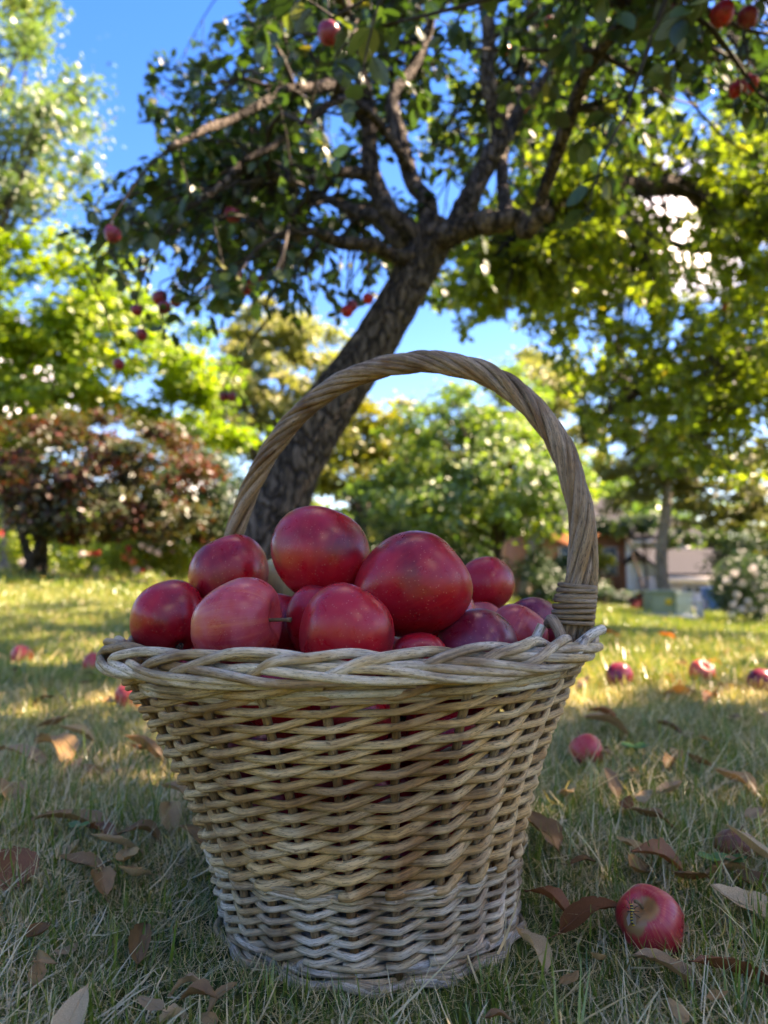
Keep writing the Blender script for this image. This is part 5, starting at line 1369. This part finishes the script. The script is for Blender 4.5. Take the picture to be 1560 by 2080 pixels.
def own(seed, mt, **kw):
    kw['curl'] = kw.get('curl', .5) * .6; kw['bow'] = kw.get('bow', .3) * .7
    me = fallen_mesh(seed, **kw); me.materials.append(M[mt]); return me
FG = 'fallen leaves'
near = [  # px, py, height, length, (tilt, roll, turn) degrees, material, mesh settings, label
    (28, 1762, .028, .072, (38, 10, 20), 'dry_red', dict(curl=.35, bow=.1, width=.72, fold=.08, crumple=.015), 'rusty red rounded leaf cut off by the left edge'),
    (147, 2062, .026, .045, (66, 8, -8), 'dry_tan', dict(curl=.25, bow=.1, width=.50, fold=.15, crumple=.012), 'tan leaf standing upright in the grass at the bottom left'),
    (1190, 1852, .026, .066, (40, -8, -84), 'dry_red', dict(curl=.25, bow=.12, width=.66, fold=.06, crumple=.012), 'broad purplish leaf lying left of the windfall apple with the wasp'),
    (1113, 1824, .024, .046, (35, 20, 60), 'dry_red', dict(curl=.8, bow=.2, width=.70, fold=.15, crumple=.02), 'dark red curled leaf nearest the basket on the right'),
    (1080, 1925, .022, .046, (25, 30, 30), 'dry_tan', dict(curl=1.2, bow=.3, width=.5, crumple=.03), 'crumpled tan leaf at the right foot of the basket'),
    (1338, 1742, .026, .056, (35, -18, 75), 'dry_red', dict(curl=.9, bow=.4, width=.62, fold=.2, crumple=.02), 'brownish red leaf with a rolled pale edge above the windfall apple'),
    (1483, 1974, .022, .070, (22, 30, 92), 'dry_red', dict(curl=.5, bow=.15, width=.42, fold=.4, crumple=.015), 'folded purple leaf at the lower right'),
    (1358, 1972, .020, .056, (28, 10, 70), 'dry_tan', dict(curl=.5, bow=.35, width=.55, crumple=.03), 'pale tan leaf just below the windfall apple'),
    (1530, 1848, .020, .078, (22, -14, 60), 'dry_tan', dict(curl=.35, bow=.2, width=.48, crumple=.015), 'long greyish tan leaf at the right edge'),
    (1538, 1735, .032, .075, (45, 18, 65), 'dry_tan', dict(curl=.5, bow=.2, width=.58, crumple=.015), 'tan leaf leaning beside the small rotten apple'),
    (1488, 1772, .022, .066, (20, 10, 75), 'dry_brown', dict(curl=.9, bow=.3, width=.48, crumple=.02), 'grey brown curled leaf in front of the rotten apple'),
    (1540, 1800, .020, .055, (20, -20, 40), 'dry_brown', dict(curl=.6, bow=.3, width=.5, crumple=.02), 'drooping grey leaf above the long tan one'),
    (35, 1532, .030, .105, (22, 12, 80), 'dry_tan', dict(curl=.3, bow=.25, width=.55, fold=.25, crumple=.015), 'large folded tan leaf at the left edge'),
    (112, 1520, .034, .100, (25, 20, 60), 'dry_brown', dict(curl=.8, bow=.5, width=.6, crumple=.03), 'dark brown curled leaf behind the large tan one'),
    (158, 1492, .034, .070, (30, -15, 110), 'dry_brown', dict(curl=.9, bow=.4, width=.5, crumple=.03), 'dark curled leaf right of the large brown one'),
    (22, 1600, .026, .075, (25, 20, 30), 'dry_tan', dict(curl=.6, bow=.5, width=.5, crumple=.03), 'bent tan leaf below the large one at the left edge'),
    (292, 1525, .032, .080, (35, 10, 95), 'dry_brown', dict(curl=1.0, bow=.5, width=.55, crumple=.02), 'arched brown leaf midway between left edge and basket'),
    (378, 1618, .034, .075, (60, 12, 85), 'dry_tan', dict(curl=.3, bow=.1, width=.6, crumple=.02), 'tan leaf standing up against the left side of the basket'),
    (345, 1655, .026, .060, (50, 0, 20), 'dry_brown', dict(curl=.7, bow=.3, width=.5, crumple=.02), 'small brown leaf just left of the basket wall'),
    (238, 1716, .026, .062, (32, 14, 120), 'dry_tan', dict(curl=.4, bow=.2, width=.6, crumple=.015), 'pale leaf with two small dark holes left of the basket'),
    (150, 1668, .024, .110, (14, 10, 84), 'dry_brown', dict(curl=.6, bow=.2, width=.40, crumple=.02), 'long curled brown leaf in the left grass'),
    (205, 1690, .022, .055, (20, 14, 60), 'dry_red', dict(curl=.8, bow=.3, width=.5, crumple=.02), 'small reddish leaf beside the long curled one'),
    (285, 1690, .024, .060, (30, 0, 100), 'dry_brown', dict(curl=.9, bow=.4, width=.5, crumple=.03), 'dull brown leaf above the pale holed one'),
    (400, 1705, .026, .060, (40, 14, 70), 'dry_tan', dict(curl=.4, bow=.2, width=.6, crumple=.02), 'tan leaf tucked at the lower left of the basket'),
    (170, 1755, .022, .055, (18, -10, 100), 'dry_tan', dict(curl=.5, bow=.2, width=.5, crumple=.02), 'flat tan leaf under the pale holed one'),
    (205, 1785, .020, .050, (22, 10, 30), 'dry_brown', dict(curl=.8, bow=.3, width=.5, crumple=.03), 'half buried brown leaf in the left foreground grass'),
    (285, 1905, .022, .040, (50, 10, 10), 'dry_brown', dict(curl=.9, bow=.3, width=.5, crumple=.03), 'small crumpled leaf in the shaded foreground'),
    (1237, 1478, .030, .105, (25, 10, 80), 'dry_tan', dict(curl=.6, bow=.5, width=.62, crumple=.02), 'big tan leaf lying right of the basket wall'),
    (1225, 1452, .036, .075, (35, 10, 60), 'dry_red', dict(curl=.9, bow=.4, width=.55, crumple=.02), 'dark red leaf behind the big tan one on the right'),
    (1228, 1532, .026, .055, (25, 0, 70), 'dry_tan', dict(curl=.5, bow=.3, width=.5, crumple=.02), 'small tan leaf beside the half eaten apple'),
    (1243, 1588, .030, .055, (68, 0, 10), 'dry_tan', dict(curl=.6, bow=.2, width=.4, crumple=.02), 'upright tan leaf below the half eaten apple'),
    (1362, 1480, .028, .055, (30, 10, 60), 'dry_brown', dict(curl=.8, bow=.3, width=.6, crumple=.03), 'very dark small leaf in the shade band at right'),
    (1235, 1285, .040, .120, (20, 10, 70), 'dry_orange', dict(curl=.4, bow=.2, width=.7, crumple=.02), 'bright orange leaf on the lawn by the handle binding'),
    (1355, 1292, .040, .110, (25, 10, 70), 'dry_orange', dict(curl=.5, bow=.3, width=.6, crumple=.02), 'dull orange leaf right of the bright orange one'),
    (1500, 1590, .026, .070, (30, 10, 40), 'dry_brown', dict(curl=.8, bow=.4, width=.6, crumple=.03), 'brown leaf in the sunny grass near the right edge'),
    (1325, 1660, .024, .055, (20, 12, 70), 'dry_brown', dict(curl=.8, bow=.3, width=.5, crumple=.03), 'dull grey leaf in the sun below the half eaten apple'),
    (1100, 1690, .024, .070, (20, 12, 30), 'dry_brown', dict(curl=.7, bow=.3, width=.6, crumple=.03), 'brown leaf in the shadow beside the basket wall'),
]
for i, (px, py, h, L, rot, mt, kw, lb) in enumerate(near):
    drop_leaf(gp(px, py, h), L, tuple(R(a) for a in rot), mt, 0, lb, FG, own(900 + i, mt, **kw))
rs = np.random.default_rng(61)
ORD = ['first', 'second', 'third', 'fourth', 'fifth', 'sixth', 'seventh', 'eighth', 'ninth', 'tenth', 'eleventh', 'twelfth', 'thirteenth', 'fourteenth', 'fifteenth', 'sixteenth', 'seventeenth', 'eighteenth', 'nineteenth', 'twentieth']
HUE = {'dry_tan': 'tan', 'dry_brown': 'brown', 'dry_red': 'reddish', 'dry_orange': 'orange'}
def scatter_leaves(n, x0, x1, y0, y1, lb, lens=(.05, .085), mats=('dry_tan', 'dry_tan', 'dry_brown', 'dry_brown', 'dry_red')):
    got = []
    while len(got) < n:
        px, py = rs.uniform(x0, x1), rs.uniform(y0, y1)
        h = rs.uniform(.014, .030); p = gp(px, py, h)
        if math.hypot(p[0] - BC[0], p[1] - BC[1]) < .19: continue
        got.append((px, p, mats[rs.integers(len(mats))]))
    for mt in sorted(set(mats)):                                     # counted from left to right
        row = sorted([g for g in got if g[2] == mt], key=lambda g: g[0])
        for k, (px, p, _) in enumerate(row):
            drop_leaf(p, rs.uniform(*lens), (R(rs.normal(0, 22)), R(rs.normal(0, 22)), rs.uniform(0, 6.28)), mt, int(rs.integers(10)), lb % (ORD[min(k, 19)] + ' ' + HUE[mt]), 'leaves scattered over the lawn')
scatter_leaves(26, -60, 330, 1270, 1470, '%s dry leaf from the left on the shady far left lawn', (.045, .07), ('dry_tan', 'dry_tan', 'dry_brown', 'dry_red'))
scatter_leaves(12, -60, 400, 1480, 1800, '%s small leaf from the left in the near left grass', (.03, .055))
scatter_leaves(26, 1180, 1640, 1290, 1430, '%s dry leaf from the left on the dappled far right lawn', mats=('dry_tan', 'dry_tan', 'dry_tan', 'dry_red', 'dry_orange'))
scatter_leaves(22, 1150, 1640, 1440, 1800, '%s small leaf from the left in the near right grass', (.028, .05), ('dry_tan', 'dry_brown', 'dry_brown', 'dry_red'))
scatter_leaves(16, 60, 1500, 1850, 2075, '%s tiny leaf from the left in the foreground grass', (.018, .03), ('dry_tan', 'dry_brown'))

# clover and a broad green leaf in the grass
def clover(px, py, s, lb):
    p = gp(px, py, 0.0); root = empty('clover', p, lb, 'clover', 'green weeds in the grass')
    top = np.array([0, 0, .030])
    tube('clover_stalk', np.array([[0, 0, -.004], [.002, .001, .015], top]), .0006, M['clover'], root, 4)
    for k in range(3):
        a = k * 2.094 + .4
        ph = np.linspace(0, 2 * np.pi, 15, endpoint=False)
        r_ = s * (1 - .28 * np.exp(-((ph - 0) / .4) ** 2) - .28 * np.exp(-((ph - 2 * np.pi) / .4) ** 2))
        lx = s * 1.0 + np.cos(ph) * r_; ly = np.sin(ph) * r_ * .95
        V = np.stack([np.cos(a) * lx - np.sin(a) * ly, np.sin(a) * lx + np.cos(a) * ly, np.full(15, .030) + .25 * (lx - s) + .15 * np.abs(ly)], -1)
        V = np.vstack([V, [[math.cos(a) * s, math.sin(a) * s, .030]]])
        T = np.array([[15, i, (i + 1) % 15] for i in range(15)])
        link('leaflet', mesh_raw('leaflet', V, [T]), M['clover'], root)
clover(1450, 1815, .0065, 'green clover left of the long greyish leaf')
clover(1494, 1818, .0065, 'green clover nearest the grey curled leaf')
clover(1292, 1560, .012, 'bright green broad weed in the sunny grass right of the basket')
clover(155, 1740, .006, 'green clover under the brown leaves at left')
clover(480, 1690, .009, 'green weed leaf right beside the basket wall')

# ---------------------------------------------------------------- apples still on the tree
GH = 'apples hanging on the apple tree'
hang = [(667, 68, 1.55, .029, 'apple_purple', 'large dark apple hanging highest, by the left limb'), (473, 437, 2.0, .026, 'apple_purple', 'dark apple hanging mid left against the blue sky'),
        (228, 476, 1.7, .023, 'apple_purple', 'dark apple hanging farthest left'), (486, 568, 2.1, .026, 'apple_purple', 'left apple of the hanging trio left of the trunk'),
        (505, 585, 2.12, .025, 'apple_purple', 'lower apple of the hanging trio left of the trunk'), (520, 572, 2.1, .024, 'apple_purple', 'right apple of the hanging trio left of the trunk'),
        (278, 630, 2.0, .020, 'apple_purple', 'hanging apple left of the low cluster'), (325, 605, 2.1, .026, 'apple_purple', 'upper apple of the low cluster at left'),
        (334, 625, 2.05, .022, 'apple_purple', 'lower apple of the low cluster at left'), (358, 612, 2.1, .021, 'apple_purple', 'right apple of the low cluster at left'),
        (288, 680, 2.1, .020, 'apple_purple', 'single apple hanging below the low cluster'), (241, 740, 2.2, .020, 'apple_purple', 'lowest dark apple over the lime tree'),
        (455, 805, 2.6, .020, 'apple_purple', 'lowest hanging apple left of the handle'), (470, 806, 2.6, .020, 'apple_purple', 'apple touching the lowest one left of the handle'),
        (706, 632, 2.2, .022, 'apple', 'reddish apple hanging against the trunk'), (714, 622, 2.22, .021, 'apple_purple', 'dark apple touching the reddish one by the trunk'),
        (748, 607, 2.15, .019, 'apple', 'red apple hanging alone beside the trunk'), (1115, 46, 2.6, .022, 'apple_lawn', 'pink sunlit apple at the top right of the central limb'),
        (1028, 101, 2.6, .020, 'apple_lawn', 'pink sunlit apple close to the central limb'), (1310, 45, 1.6, .026, 'apple', 'apple in the leaves left of the top right pair'),
        (1350, 22, 1.65, .026, 'apple_purple', 'half hidden apple at the top edge left of the pair'), (1468, 28, 1.5, .030, 'apple', 'biggest apple at the top right corner'),
        (1520, 35, 1.55, .026, 'apple_purple', 'dark apple right of the biggest top right one'), (1500, 182, 1.8, .028, 'apple', 'left apple of the pair at the upper right edge'),
        (1522, 172, 1.8, .027, 'apple', 'right apple of the pair at the upper right edge'), (1068, 222, 2.6, .016, 'apple_lawn', 'tiny pinkish apple between the right limbs'),
        (1478, 625, 4.4, .040, 'apple_lawn', 'pinkish fruit among the yellow green leaves at right')]
skP = np.vstack(sk.P)
for i, (px, py, D, rad, mt, lb) in enumerate(hang):
    c = at(px, py, D)
    make_apple('hanging_apple', c, rad * .88, (random.uniform(-.25, .25), random.uniform(-.25, .25), 1), mt, lb, GH, 100 + i, stem=True)
    # a fruiting twig carries it
    if D < 3:
        j = np.argmin(np.linalg.norm(skP - (c + [0, 0, .12]), axis=1)); e = c + [0, 0, rad * .95]
        L = np.linalg.norm(skP[j] - e)
        P = catmull(np.array([skP[j], skP[j] * .5 + e * .5 + [0, 0, .12 * L], e + [0, 0, .02], e]), 10) - apple_base
        tube('fruit_twig', P, np.linspace(.004, .0016, 10), M['twig'], apple_tree, 5)
print('objects', len(bpy.data.objects), 'tris', sum(len(o.data.loops) for o in bpy.data.objects if o.type == 'MESH' and o.data))
